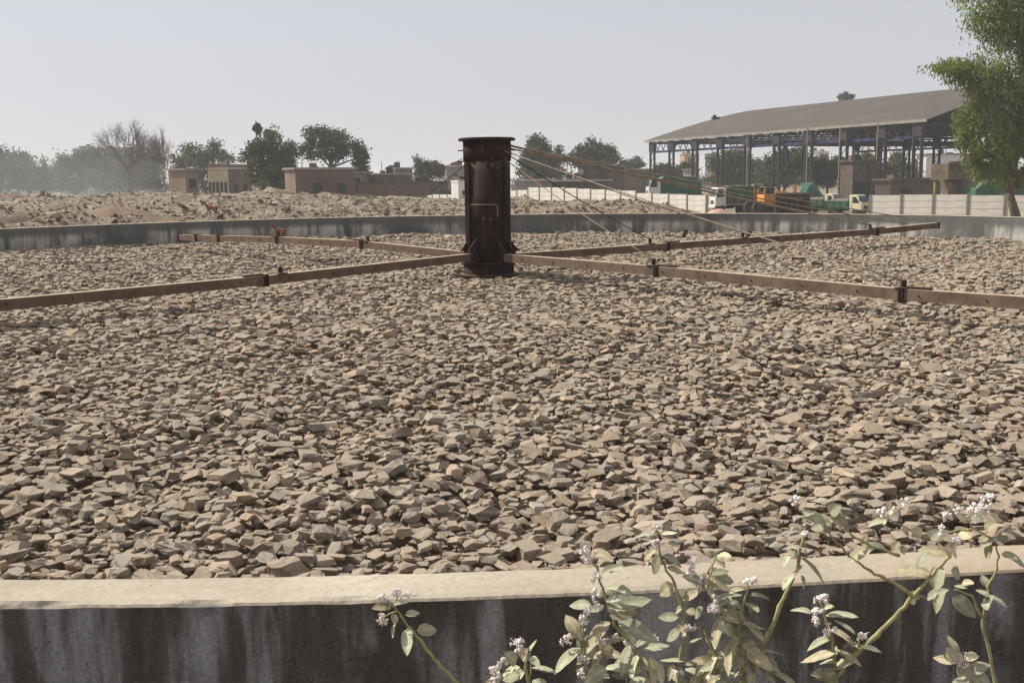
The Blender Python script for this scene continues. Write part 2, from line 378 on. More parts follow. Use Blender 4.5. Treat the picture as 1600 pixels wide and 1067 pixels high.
# ------------------------------------------------------------------ stone templates
def hull_mesh(npts, bev=0.0, flat=0.6, seed=0, chip=0.0):
    """angular crushed stone: a skewed block with corners cleaved off"""
    rnd = random.Random(seed); bm = bmesh.new(); g = lambda s=1.0: rnd.gauss(0, s)
    for i in (-1, 1):
        for j in (-1, 1):
            for k in (-1, 1):
                bm.verts.new((i * rnd.uniform(0.55, 1.0), j * rnd.uniform(0.5, 1.0), k * rnd.uniform(0.55, 0.95)))
    sk = Matrix.Rotation(g(0.35), 3, 'X') @ Matrix.Rotation(g(0.35), 3, 'Y')
    for v in bm.verts: v.co = sk @ v.co
    def rehull():
        bmesh.ops.convex_hull(bm, input=bm.verts)
        bmesh.ops.delete(bm, geom=[v for v in bm.verts if not v.link_faces], context='VERTS')
    rehull()
    for k in range(max(0, npts - 7)):
        n = Vector((g(), g(), g(1.2))).normalized()
        ext = max(v.co.dot(n) for v in bm.verts)
        bmesh.ops.bisect_plane(bm, geom=bm.verts[:] + bm.edges[:] + bm.faces[:], plane_co=n * ext * rnd.uniform(0.55, 0.8), plane_no=n, clear_outer=True)
        for f in list(bm.faces): bm.faces.remove(f)
        rehull()
    bmesh.ops.dissolve_limit(bm, angle_limit=0.09, verts=bm.verts, edges=bm.edges)
    if bev:
        bmesh.ops.bevel(bm, geom=list(bm.edges), offset=bev, segments=1, affect='EDGES', profile=0.5, clamp_overlap=True)
        for v in bm.verts: v.co += Vector((g(), g(), g())) * 0.014
    if chip:
        bmesh.ops.triangulate(bm, faces=bm.faces)
        long = [e for e in bm.edges if e.calc_length() > 0.5]
        bmesh.ops.subdivide_edges(bm, edges=long, cuts=1, use_grid_fill=True)
        bmesh.ops.triangulate(bm, faces=bm.faces)
        for v in bm.verts: v.co += v.co.normalized() * chip * noise.noise(v.co * 1.9 + Vector((seed * 3.1, 0, 0))) + Vector((g(), g(), g())) * chip * 0.22
    bmesh.ops.triangulate(bm, faces=bm.faces)
    bm.normal_update(); bm.verts.index_update()
    Vv = np.array([v.co[:] for v in bm.verts]); Ff = np.array([[v.index for v in f.verts] for f in bm.faces]); bm.free()
    Vv -= (Vv.max(0) + Vv.min(0)) / 2
    Vv /= np.abs(Vv).max(0).mean()
    return Vv, Ff
T_NEAR = [hull_mesh(10, 0, seed=s, chip=0.14) for s in range(36)]
T_MID = [hull_mesh(8, 0, seed=100 + s) for s in range(30)]
T_FAR = [hull_mesh(7, 0, seed=200 + s) for s in range(24)]

def rots(n, tilt):
    yaw = RS.uniform(0, 2 * np.pi, n); ax = RS.uniform(0, 2 * np.pi, n); t = np.abs(RS.normal(0, tilt, n))
    c, s = np.cos(yaw), np.sin(yaw); O = np.zeros(n); I = np.ones(n)
    Rz = np.stack([np.stack([c, -s, O], -1), np.stack([s, c, O], -1), np.stack([O, O, I], -1)], 1)
    kx, ky = np.cos(ax), np.sin(ax); ct, st = np.cos(t), np.sin(t); v = 1 - ct
    Rt = np.stack([np.stack([ct + kx * kx * v, kx * ky * v, ky * st], -1), np.stack([kx * ky * v, ct + ky * ky * v, -kx * st], -1), np.stack([-ky * st, kx * st, ct], -1)], 1)
    return Rt @ Rz
def merge(templates, idx, pos, Rm, scl, tint):
    Vs, Fs, Ts = [], [], []; off = 0
    for k, (tv, tf) in enumerate(templates):
        w = np.where(idx == k)[0]
        if not len(w): continue
        P = (tv[None] * scl[w][:, None, :]) @ Rm[w].transpose(0, 2, 1) + pos[w][:, None, :]
        Vs.append(P.reshape(-1, 3)); Ts.append(np.repeat(tint[w], len(tv), 0))
        Fs.append((tf[None] + (np.arange(len(w)) * len(tv))[:, None, None] + off).reshape(-1, 3)); off += len(w) * len(tv)
    return np.concatenate(Vs), np.concatenate(Fs), np.concatenate(Ts)

# ------------------------------------------------------------------ stone bed
def bed_h(x, y):
    d = TR - np.hypot(x - TC.x, y - TC.y)
    rr = np.hypot(x - TC.x, y - TC.y) / TR
    return ZS - 0.11 + 0.08 * rr ** 3 + 0.03 * np.sin(x * 0.9 + 1.3) * np.sin(y * 0.7) + 0.03 * np.sin(x * 2.3 - y * 1.7)
def stone_bed():
    n = 96; mb = MB()
    mb.add([(TC.x, TC.y, ZS - 0.24)] + [(TC.x + TR * math.cos(2 * math.pi * k / n), TC.y + TR * math.sin(2 * math.pi * k / n), ZS - 0.24) for k in range(n)],
           [(0, 1 + k, 1 + (k + 1) % n) for k in range(n)])
    bed = tag(mb.build('stone_bed', M_BED), 'bed of loose crushed stone filling the round tank', kind='structure')
    # scatter: jittered grid, then extra stones lying on top
    pts = []
    def layer(step, keep, ymax, ymin=-99):
        g = np.arange(-TR, TR, step); gx_, gy_ = np.meshgrid(g, g); p = np.stack([gx_.ravel(), gy_.ravel()], 1)
        p += RS.uniform(-0.48, 0.48, p.shape) * step; p = p[RS.rand(len(p)) < keep]
        p = p[np.hypot(p[:, 0], p[:, 1]) < TR - 0.05] + np.array([TC.x, TC.y])
        p = p[(p[:, 1] < ymax) & (p[:, 1] >= ymin)]
        p = p[np.abs(p[:, 0]) < p[:, 1] * 0.62 + 2.2]          # what could be seen, with room to step aside
        return p
    a = layer(0.062, 0.97, 11); b = layer(0.080, 0.45, 11); c = layer(0.25, 0.22, 12); a2 = layer(0.086, 0.97, 99, 11); b2 = layer(0.105, 0.45, 99, 11)
    lay = [(a, 1.0), (a2, 1.32), (b, 1.08), (b2, 1.35), (c, 1.4)]
    pos, size = [], []
    for p, k in lay:
        p = p[RS.permutation(len(p))]
        s = np.clip(np.exp(RS.normal(np.log(0.0345), 0.30, len(p))), 0.019, 0.064) * k
        pos.append(p); size.append(s)
    P2 = np.concatenate(pos); S = np.concatenate(size); N = len(S)
    asp = np.stack([RS.uniform(0.9, 1.25, N), RS.uniform(0.68, 1.0, N), RS.uniform(0.27, 0.54, N)], 1)
    scl = asp * S[:, None]
    H = None; cell = 0.04; x0 = TC.x - TR - 0.3; y0 = TC.y - TR - 0.3; G = int(2 * (TR + 0.3) / cell) + 2
    xs = x0 + np.arange(G) * cell; ys = y0 + np.arange(G) * cell
    XX, YY = np.meshgrid(xs, ys, indexing='ij'); H = bed_h(XX, YY) - 0.10
    zc = np.empty(N); lean = np.zeros((N, 2))
    for i in range(N):
        r = 0.8 * scl[i, 0]; k = max(1, int(r / cell))
        ci = int((P2[i, 0] - x0) / cell + 0.5); cj = int((P2[i, 1] - y0) / cell + 0.5)
        sub = H[ci - k:ci + k + 1, cj - k:cj + k + 1]
        mean = sub.mean(); mx = sub.max()
        z = 0.80 * mean + 0.20 * mx + 0.50 * scl[i, 2]
        zc[i] = z
        lean[i] = ((sub[-1].mean() - sub[0].mean()) / (2 * k * cell), (sub[:, -1].mean() - sub[:, 0].mean()) / (2 * k * cell))
        np.maximum(sub, z + 0.5 * scl[i, 2], out=sub)
    w_ = (np.hypot(XX - TC.x, YY - TC.y) < TR - 1) & (np.abs(XX) < YY * 0.5); dz = (bed_h(XX, YY) - H)[w_].mean(); zc += dz; H += dz
    Rm = rots(N, 0.165)
    # lean each stone with the pile beneath it
    l = np.clip(lean * 0.45, -0.5, 0.5); nrm = np.stack([-l[:, 0], -l[:, 1], np.ones(N)], 1); nrm /= np.linalg.norm(nrm, axis=1, keepdims=True)
    t1 = np.cross(np.array([0, 1.0, 0])[None], nrm); t1 /= np.linalg.norm(t1, axis=1, keepdims=True); t2 = np.cross(nrm, t1)
    Rm = np.stack([t1, t2, nrm], -1) @ Rm
    pos3 = np.c_[P2, zc]
    warm = RS.normal(0, 1, N); br = np.exp(RS.normal(0, 0.17, N)); tint = br[:, None] * np.stack([1 + 0.06 * warm, np.ones(N), 1 - 0.06 * warm], 1)
    grey = RS.rand(N) < 0.18; tint[grey] *= np.array([0.86, 0.89, 0.91])
    dist = P2[:, 1]
    # drop stones that would rise above the coping along the rim
    rim = TR - np.hypot(P2[:, 0] - TC.x, P2[:, 1] - TC.y)
    ok = rim > scl[:, 0] * 0.95
    vis = ok.copy()
    # the 300 stones that show largest are objects of their own
    score = np.where(vis & (np.abs(P2[:, 0]) < P2[:, 1] * 0.475) & (dist > 3.55), S / dist * np.where(zc > np.median(zc[dist < 6]) - 0.01, 1.0, 0.2), 0)
    top = np.argsort(-score)[:300]
    single = np.zeros(N, bool); single[top] = True
    for i in top:
        k = RS.randint(len(T_NEAR)); tv, tf = T_NEAR[k]
        o = np_mesh('stone', (tv * scl[i]) @ Rm[i].T, tf, M_STONE, np.repeat(tint[i:i + 1], len(tv), 0), bed)
        o.location = pos3[i]
    near = ok & ~single & (dist < 4.9); mid = ok & ~single & (dist >= 4.9) & (dist < 9.0); far = ok & (dist >= 9.0)
    parts = [merge(T, RS.randint(0, len(T), w.sum()), pos3[w], Rm[w], scl[w], tint[w]) for T, w in ((T_NEAR, near), (T_MID, mid), (T_FAR, far))]
    off = 0; Vs, Fs, Ts = [], [], []
    for v, f, t in parts: Vs.append(v); Fs.append(f + off); Ts.append(t); off += len(v)
    o = np_mesh('crushed_stones', np.concatenate(Vs), np.concatenate(Fs), M_STONE, np.concatenate(Ts), bed)
    tag(o, kind='stuff')
    return H, (x0, y0, cell)
BEDH, BEDG = stone_bed()
def bed_top(x, y):
    x0, y0, c = BEDG; i = int((x - x0) / c); j = int((y - y0) / c)
    return float(BEDH[i - 2:i + 3, j - 2:j + 3].mean())

# ------------------------------------------------------------------ tank wall
def tank_wall():
    root = tag(empty('tank_wall', (TC.x, TC.y, 0)), 'low round concrete tank wall enclosing the crushed stone bed', 'wall')
    n = 360; ro = TR + TT; mb = MB(); vs = []; fs = []; top = ZT - 0.012
    for k in range(n):
        a = 2 * math.pi * k / n; c, s = math.cos(a), math.sin(a)
        for r, z in ((ro, -0.3), (ro, top), (TR, top), (TR, -0.3)): vs.append((TC.x + r * c, TC.y + r * s, z))
    mb.v = vs
    for k in range(n):
        q = (k + 1) % n
        mb.f.append((k * 4, q * 4, q * 4 + 1, k * 4 + 1)); mb.mi.append(0)
        mb.f.append((k * 4 + 1, q * 4 + 1, q * 4 + 2, k * 4 + 2)); mb.mi.append(0)
        mb.f.append((k * 4 + 2, q * 4 + 2, q * 4 + 3, k * 4 + 3)); mb.mi.append(1)
    mb.build('wall_ring', [M_OUTER, M_INNER], root)
    # coping: a hand-trowelled top with slightly ragged arrises, finer where it is close
    mb = MB(); angs = []; a = -math.pi * 0.5 - 0.16
    while a < -math.pi * 0.5 + 0.22: angs.append(a); a += 0.0009
    e = -math.pi * 0.5 - 0.16 + 2 * math.pi
    while a < e - 1e-4: angs.append(a); a += 0.0125
    prof = [(ro - 0.002, top), (ro + 0.002, ZT - 0.009), (ro - 0.003, ZT - 0.003), (ro - 0.02, ZT), (TR + 0.1, ZT + 0.002), (TR + 0.015, ZT), (TR - 0.004, ZT - 0.008), (TR - 0.006, top)]
    K = len(prof)
    for a in angs:
        c, s = math.cos(a), math.sin(a); x, y = ro * c, ro * s
        j1 = 0.0045 * noise.noise(Vector((x * 14, y * 14, 0))) + 0.003 * noise.noise(Vector((x * 50, y * 50, 3)))
        chip = max(0, noise.noise(Vector((x * 5, y * 5, 7))) - 0.35) * 0.03
        j2 = 0.006 * noise.noise(Vector((x * 9, y * 9, 5)))
        for i, (r, z) in enumerate(prof):
            if i in (1, 2): r += j1 - chip; z -= chip * 0.6
            if i in (5, 6): r += j2
            if i in (3, 4): z += 0.004 * noise.noise(Vector((x * 4, y * 4, i)))
            mb.v.append((TC.x + r * c, TC.y + r * s, z))
    L = len(angs)
    for k in range(L):
        q = (k + 1) % L
        for i in range(K - 1): mb.f.append((k * K + i, q * K + i, q * K + i + 1, k * K + i + 1)); mb.mi.append(0)
    mb.build('coping', M_COPING, root)
tank_wall()

# ------------------------------------------------------------------ rotary distributor
CB = atz(764, 422, ZS); CX, CY = CB.x, CB.y
def distributor():
    root = tag(empty('rotary_distributor', (CX, CY, ZS)), 'rusty dark steel column with four long beams over the stone bed', 'water distributor')
    zt = at(764, 217, CY).z; zb = ZS - 0.22
    def cyl(name, z0, z1, r, r2=None, n=40, mat=M_RUST, c=(CX, CY), bev=0.0):
        mb = MB(); mb.tube([(c[0], c[1], z0), (c[0], c[1], z1)], [r, r2 or r], n)
        o = mb.build(name, mat, root); 
        for p in o.data.polygons: p.use_smooth = len(p.vertices) == 4
        return o
    k = CY / FPX
    zl = at(764, 250, CY).z
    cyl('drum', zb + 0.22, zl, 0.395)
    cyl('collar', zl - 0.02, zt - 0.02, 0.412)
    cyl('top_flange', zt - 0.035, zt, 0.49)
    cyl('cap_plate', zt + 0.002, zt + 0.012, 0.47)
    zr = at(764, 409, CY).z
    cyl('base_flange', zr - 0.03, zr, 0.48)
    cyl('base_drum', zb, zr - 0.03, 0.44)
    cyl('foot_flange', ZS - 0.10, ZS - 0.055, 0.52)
    # riveted seam strip, cable guard and grab bar on the camera side
    mb = MB(); mb.box((CX - 0.325, CY - 0.235, (zl + zr) / 2), (0.09, 0.09, zl - zr - 0.1), Matrix.Rotation(rad(-36), 3, 'Z')); mb.build('seam_strip', M_RUST, root)
    mb = MB(); mb.box((CX + 0.30, CY - 0.30, (zl + zr) / 2), (0.03, 0.03, zl - zr - 0.1), Matrix.Rotation(rad(45), 3, 'Z')); mb.build('seam_strip', M_RUST, root)
    zg = at(764, 319, CY).z
    mb = MB(); mb.tube([(CX - 0.28, CY - 0.33, zg), (CX - 0.1, CY - 0.43, zg), (CX + 0.12, CY - 0.43, zg), (CX + 0.17, CY - 0.41, zg - 0.04), (CX + 0.17, CY - 0.405, zg - 0.2)], 0.009, 6); mb.build('grab_bar', M_ROD, root)
    for i in range(14):
        a = math.pi * 2 * i / 14 + 0.1
        mb = MB(); mb.tube([(CX + 0.46 * math.cos(a), CY + 0.46 * math.sin(a), zr - 0.05), (CX + 0.46 * math.cos(a), CY + 0.46 * math.sin(a), zr + 0.025)], 0.014, 6); mb.build('bolt', M_RUST, root)
    # lumps of old weld and lifting lugs on the drum
    for zz, a in ((zl - 0.06, -1.62), (zg - 0.25, -1.45), (zg - 0.24, -1.75), (zl - 0.1, -1.35)):
        mb = MB(); mb.box((CX + 0.40 * math.cos(a), CY + 0.40 * math.sin(a), zz), (0.045, 0.03, 0.05), Matrix.Rotation(a, 3, 'Z')); mb.build('lug', M_ARM, root)
    # arms: plan direction and image way points give the sag of each real beam
    specs = {
        'front left': ((-0.69, -0.724), [(735, 402), (405, 438), (0, 475)], [405], 13.2, [432]),
        'back left': ((-0.70, 0.714), [(725, 399), (565, 382), (432, 375), (277, 371)], [565, 432, 340, 305], None, [432, 572]),
        'front right': ((0.62, -0.785), [(800, 404), (1028, 423), (1420, 460), (1600, 472)], [1030, 1420], 13.4, [1022, 1418]),
        'back right': ((0.82, 0.572), [(800, 402), (1042, 385), (1370, 362), (1467, 352)], [1042, 1370], None, [1016, 1162, 1362]),
    }
    tips = {}
    for nm, (d, way, joints, L, posts) in specs.items():
        d = Vector((d[0], d[1], 0)).normalized(); side = Vector((-d.y, d.x, 0))
        ts = [0.0]; zs = []
        for px, py in way:
            t = px_on(px, (CX, CY), d); ts.append(t); zs.append(at(px, py, CY + d.y * t).z)
        zs = [zs[0]] + zs
        if L and ts[-1] < L: zs.append(zs[-1] + (zs[-1] - zs[-2]) / (ts[-1] - ts[-2]) * (L - ts[-1]) * 0.3); ts.append(L)
        f = lambda t: float(np.interp(t, ts, zs))
        tmax = ts[-1]
        arm = empty('arm', (CX, CY, zs[0])); arm.parent = root; arm.matrix_parent_inverse = parent_inv(root)
        arm['label'] = nm + ' distributor beam of rusty dusty box section'
        jt = sorted(px_on(p, (CX, CY), d) for p in joints)
        cuts = [0.36] + jt + [tmax]
        P = lambda t, dz=0.0, s=0.0: Vector((CX, CY, 0)) + d * t + side * s + Vector((0, 0, f(t) + dz))
        w, h = 0.125, 0.135
        for a, b in zip(cuts[:-1], cuts[1:]):
            mb = MB(); mids = [t for t in ts if a < t < b]; seq = [a] + mids + [b]
            # long beams bow a little
            vs = []; 
            for t in seq:
                for s_, z_ in ((-w / 2, -h / 2), (w / 2, -h / 2), (w / 2, h / 2), (-w / 2, h / 2)): vs.append(P(t, z_, s_))
            fs = [(0, 1, 2, 3)] + [(i * 4 + q, i * 4 + (q + 1) % 4, i * 4 + 4 + (q + 1) % 4, i * 4 + 4 + q) for i in range(len(seq) - 1) for q in range(4)] + [tuple(len(vs) - 4 + q for q in (3, 2, 1, 0))]
            mb.add(vs, fs); mb.build('beam', M_ARM, arm)
        for t in jt:
            for o_ in (-0.02, 0.02):
                mb = MB(); mb.bar(P(t + o_ - 0.012), P(t + o_ + 0.012), 0.17, 0.175); mb.build('joint_flange', M_RUST, arm)
            mb = MB(); mb.bar(P(t + 0.03, 0.085), P(t + 0.34, 0.085), 0.05, 0.025); mb.build('joint_strap', M_RUST, arm)
        for p in posts:
            t = px_on(p, (CX, CY), d)
            mb = MB(); mb.bar(P(t - 0.07, 0.075), P(t + 0.07, 0.075), 0.16, 0.012); mb.bar(P(t, 0.07), P(t, 0.17), 0.07, 0.05); mb.build('guy_lug', M_RUST, arm)
            tips[(nm, p)] = P(t, 0.16)
        mb = MB(); mb.bar(P(tmax - 0.02), P(tmax + 0.006), 0.16, 0.17); mb.build('end_plate', M_RUST, arm)
        # spray orifices along one flank
        t = 1.0; nside = 1 if (side.y * (1 if True else 0)) < 0 else -1
        while t < tmax - 0.2:
            mb = MB(); mb.tube([P(t, 0.0, nside * w / 2), P(t, 0.0, nside * (w / 2 + 0.012))], 0.011, 6)
            mb.build('nozzle', M_RUST, arm); t += 0.8
        # root socket and gusset plates that carry the arm on the drum
        mb = MB(); mb.bar(P(0.34), P(0.50), 0.22, 0.22); mb.build('socket', M_RUST, arm)
        for s in (-0.09, 0.09):
            mb = MB(); q = [P(0.37, 0.11, s - 0.008), P(0.60, 0.11, s - 0.008), P(0.37, 0.34, s - 0.008)]; mb.prism(q, side * 0.016); mb.build('gusset', M_RUST, arm)
        tips[nm] = P
    # guy rods: from the collar down to the lugs
    def rod(p0, tip, r, mat):
        d = Vector((tip.x - CX, tip.y - CY, 0)).normalized()
        z = at(p0[0], p0[1], CY).z
        a = Vector((CX, CY, z)) + d * 0.44
        n = 8; pts = [a.lerp(tip, i / n) + Vector((0, 0, -0.05 * math.sin(math.pi * i / n))) for i in range(n + 1)]
        mb = MB(); mb.tube(pts, r, 6); mb.build('guy_rod', mat, root, smooth=True)
        mb = MB(); mb.bar(Vector((CX, CY, z)) + d * 0.40, Vector((CX, CY, z)) + d * 0.50, 0.05, 0.02); mb.build('guy_eye', M_RUST, root)
    Pc = tips['front right']; Pd = tips['back right']; Pb = tips['back left']
    rod((800, 247), tips[('front right', 1022)], 0.0075, M_ROD)
    rod((800, 241), tips[('back right', 1016)], 0.010, M_ROD_DARK)
    rod((800, 236), tips[('front right', 1418)], 0.0085, M_ROD)
    rod((800, 237), tips[('back right', 1162)], 0.009, M_ROD)
    rod((800, 226), tips[('back right', 1362)], 0.020, M_ROD)
    rod((800, 231), Pc(12.0, 0.1), 0.013, M_ROD)
    rod((800, 227), Pc(13.0, 0.1), 0.013, M_ROD)
    rod((722, 243), tips[('back left', 432)], 0.006, M_ROD_DARK)
    rod((722, 251), tips[('back left', 572)], 0.009, M_ROD_DARK)
    for z_, a in ((235, math.pi), (252, math.pi), (277, math.pi), (235, 0.2)):
        z = at(764, z_, CY).z
        mb = MB(); mb.bar((CX + 0.38 * math.cos(a), CY + 0.38 * math.sin(a), z), (CX + 0.5 * math.cos(a), CY + 0.5 * math.sin(a), z), 0.04, 0.02); mb.build('lug', M_RUST, root)
distributor()

# small things lying in the tank
def blob(name, label, cat, p, size, mat, seed, pts=12):
    Vv, Ff = hull_mesh(pts, 0.08, seed=seed); mb = MB(); mb.add([Vector(v) * 1.0 for v in (Vv * np.array(size))], [tuple(f) for f in Ff])
    o = mb.build(name, mat); o.location = p; tag(o, label, cat); return o
def on_bed(px, py):
    p = atz(px, py, ZS + 0.06); p.z = bed_top(p.x, p.y); return p
def bag(name, label, px, py, s, mat, seed):
    p = on_bed(px, py)
    mb = MB(); rnd = random.Random(seed); n = 10; rings = 5
    for r in range(rings + 1):
        t = r / rings
        for k in range(n):
            a = 2 * math.pi * k / n; w = math.sin(math.pi * (0.12 + 0.83 * t)) ** 0.7 * (1 + rnd.uniform(-0.25, 0.25))
            mb.v.append((math.cos(a) * w * s[0], math.sin(a) * w * s[1], t * s[2] * (1 + rnd.uniform(-0.12, 0.12)) - 0.02))
    for r in range(rings):
        for k in range(n): mb.f.append((r * n + k, r * n + (k + 1) % n, (r + 1) * n + (k + 1) % n, (r + 1) * n + k)); mb.mi.append(0)
    mb.f.append(tuple(rings * n + k for k in range(n))); mb.mi.append(0)
    o = mb.build(name, mat); o.location = p; tag(o, label, 'litter')
M_PINK = simple('faded_pink', (0.55, 0.36, 0.28), (0.45, 0.27, 0.2), 10)
M_REDCLOTH = simple('faded_red', (0.36, 0.23, 0.185), (0.3, 0.19, 0.15), 10)
M_PALEYELLOW = simple('pale_yellow', (0.62, 0.58, 0.34), (0.5, 0.46, 0.28), 10)
bag('plastic_bag', 'crumpled white plastic bag on the stones by the far left wall', 180, 381, (0.15, 0.12, 0.07), M_WHITEPLASTIC, 3)
bag('rag', 'pale yellow rag on the stones left of the column by the far wall', 700, 365, (0.14, 0.1, 0.08), M_PALEYELLOW, 4)
bag('crumpled_sack', 'crumpled pinkish sack behind the back right beam', 1219, 370, (0.22, 0.14, 0.13), M_PINK, 5)
bag('faded_cloth', 'faded pinkish cloth lying on stones in front of back right beam', 1245, 393, (0.17, 0.2, 0.045), M_REDCLOTH, 6)
for px, py, h, mt_, lb in ((869, 369, 0.26, M_PALEPOLE, 'pale short vent pipe by the far wall nearest the column'), (967, 366, 0.22, M_PALEPOLE, 'pale short vent pipe by the far wall, second from the column'),
                      (1069, 365, 0.24, M_RUST, 'dark bent vent pipe by the far wall'), (1168, 372, 0.28, M_RUST, 'dark vent pipe standing just behind the back right beam')):
    p = on_bed(px, py); mb = MB(); q = Vector((0.05, 0, h)); mb.tube([(0, 0, -0.1), (0, 0, h * 0.6), tuple(q)], [0.05, 0.05, 0.045], 10); mb.tube([tuple(q - Vector((0, 0, 0.02))), tuple(q + Vector((0.01, 0, 0.03)))], 0.06, 10)
    o = mb.build('vent_pipe', mt_); o.location = p; tag(o, lb, 'pipe', 'vent pipes along the far tank wall')

# ------------------------------------------------------------------ dogs
def dog(label, p, size, rz):
    me = bpy.data.meshes.new('dog'); bm = bmesh.new(); sk = []
    def v(x, y, z, r): sk.append(r); return bm.verts.new((x, y, z))
    E = lambda a, b: bm.edges.new((a, b))
    pel = v(-0.30, 0, 0.52, 0.095); bel = v(-0.08, 0, 0.52, 0.095); che = v(0.16, 0, 0.50, 0.125); nk0 = v(0.27, 0, 0.60, 0.085); nk1 = v(0.36, 0, 0.72, 0.065)
    hd = v(0.43, 0, 0.78, 0.075); mz = v(0.53, 0, 0.755, 0.042); ns = v(0.60, 0, 0.74, 0.030)
    for a, b in ((pel, bel), (bel, che), (che, nk0), (nk0, nk1), (nk1, hd), (hd, mz), (mz, ns)): E(a, b)
    t = [pel, v(-0.42, 0, 0.58, 0.035), v(-0.50, 0, 0.68, 0.025), v(-0.50, 0, 0.80, 0.018), v(-0.44, 0, 0.86, 0.012)]
    for a, b in zip(t, t[1:]): E(a, b)
    for s in (-1, 1):
        ea = v(0.41, s * 0.05, 0.86, 0.022); E(hd, ea); eb = v(0.40, s * 0.065, 0.90, 0.008); E(ea, eb)
        for x0, ch in ((0.17, [(0.17, .09, .40, .06), (0.15, .09, .27, .036), (0.17, .09, .14, .026), (0.165, .09, .03, .025), (0.205, .09, .02, .025)]),
                       (-0.30, [(-0.28, .09, .42, .075), (-0.21, .09, .30, .048), (-0.35, .09, .18, .030), (-0.325, .09, .04, .025), (-0.285, .09, .02, .025)])):
            prev = che if x0 > 0 else pel
            sh = (0.03 if s > 0 else -0.02)
            for q in ch:
                n_ = v(q[0] + (sh if q[2] < 0.35 else 0), s * q[1], q[2], q[3]); E(prev, n_); prev = n_
    bm.verts.index_update(); bm.to_mesh(me); bm.free()
    o = bpy.data.objects.new('dog', me); COL.objects.link(o)
    md = o.modifiers.new('skin', 'SKIN'); sv = me.skin_vertices[0].data
    for i, r in enumerate(sk): sv[i].radius = (r, r)
    sv[0].use_root = True
    ss = o.modifiers.new('sub', 'SUBSURF'); ss.levels = 1; ss.render_levels = 2
    me.materials.append(M_DOG); o.location = p; o.scale = (size,) * 3; o.rotation_euler = (0, 0, rz)
    tag(o, label, 'dog')
pd = next(q for q in (at(331, 341, 36 + 0.2 * k) for k in range(400)) if terrain(q.x, q.y) >= q.z)   # first crest in view
pd.z = terrain(pd.x, pd.y)
dog('reddish brown dog standing on the rubble beyond the tank wall', pd, max(0.75, min(1.1, 0.95 * pd.y / 55)), rad(172))
pd = at(437, 368, 30.2); pd.z = bed_top(pd.x, pd.y) - 0.01
dog('small reddish brown dog inside the tank against the far wall', pd, 0.50, rad(165))

# ------------------------------------------------------------------ rubble beyond the tank
def rubble():
    n = 27000
    y = 36 + (RS.rand(n) ** 1.25) * 95; x = -1.0 * y * 0.56 + RS.rand(n) * (y * 0.56 + 22)
    z = np.array([terrain(float(a), float(b)) for a, b in zip(x, y)])
    k = z > 0.35; x, y, z = x[k], y[k], z[k]; n = len(x)
    s = np.minimum(0.24, np.exp(RS.normal(np.log(0.078), 0.5, n))); scl = np.stack([s * RS.uniform(.8, 1.6, n), s, s * RS.uniform(.25, .7, n)], 1)
    pal = np.array([(0.36, 0.29, 0.21), (0.30, 0.235, 0.17), (0.43, 0.36, 0.27), (0.21, 0.165, 0.12), (0.13, 0.10, 0.075), (0.55, 0.5, 0.43), (0.38, 0.25, 0.2), (0.15, 0.16, 0.085), (0.66, 0.65, 0.6), (0.36, 0.20, 0.18)])
    t = np.array([0.74, 0.66, 0.58]) * pal[RS.choice(len(pal), n, p=[.19, .18, .10, .16, .14, .06, .05, .07, .03, .02])]
    V_, F_, T_ = merge(T_FAR, RS.randint(0, len(T_FAR), n), np.c_[x, y, z + s * 0.15], rots(n, 0.7), scl, t)
    tag(np_mesh('rubble', V_, F_, M_RUBBLE, T_), 'loose rubble, rags and rubbish strewn over the dump', 'rubble', kind='stuff')
rubble()
def heap(name, label, cat, px, py, Y, r, h, mat, seed):
    c = at(px, py, Y); z0 = terrain(c.x, c.y) - 0.3; mb = MB(); n = 40; K = 14
    for i in range(K + 1):
        t = i / K
        for k in range(n):
            a = 2 * math.pi * k / n; rr = r * t * (1 + 0.22 * noise.noise(Vector((math.cos(a) * 1.5, math.sin(a) * 1.5, seed))))
            x = c.x + rr * math.cos(a); y = c.y + 0.75 * rr * math.sin(a)
            z = z0 + (h + 0.3) * (math.cos(math.pi * min(1, t)) * 0.5 + 0.5) ** 0.8 + 0.14 * h * noise.noise(Vector((x * 1.1, y * 1.1, seed)))
            mb.v.append((x, y, z))
    for i in range(K):
        for k in range(n): mb.f.append((i * n + k, i * n + (k + 1) % n, (i + 1) * n + (k + 1) % n, (i + 1) * n + k)); mb.mi.append(0)
    o = mb.build(name, mat, smooth=True); tag(o, label, cat)
M_HEAP = simple('earth_heap', (0.235, 0.165, 0.11), (0.175, 0.122, 0.082), 1.2, 0.95, 0.7, 0.12)
M_HEAPD = simple('dark_heap', (0.12, 0.095, 0.065), (0.07, 0.055, 0.04), 1.6, 0.95, 0.8, 0.15)
M_HEAPG = simple('grey_heap', (0.21, 0.172, 0.13), (0.14, 0.115, 0.088), 1.2, 0.95, 0.7, 0.12)
heap('earth_heap', 'smooth brown earth heap on the rubbish dump at left', 'heap', 180, 330, 62, 4.2, 0.75, M_HEAP, 1.0)
heap('dark_heap', 'dark brown heap of refuse just behind the left tank wall', 'heap', 145, 345, 44, 1.3, 0.55, M_HEAPD, 2.0)
heap('dark_heap', 'low dark heap at the far left edge of the dump', 'heap', 20, 322, 58, 3.2, 0.45, M_HEAPD, 3.0)
heap('spoil_heap', 'low grey spoil heap against the long precast wall, near its right end', 'heap', 1030, 330, 90, 3.4, 0.75, M_HEAPG, 4.0)
heap('sand_pile', 'pinkish sand pile beside the garbage truck wheels', 'heap', 1122, 331, 96, 2.0, 0.7, M_PINK, 7.0)
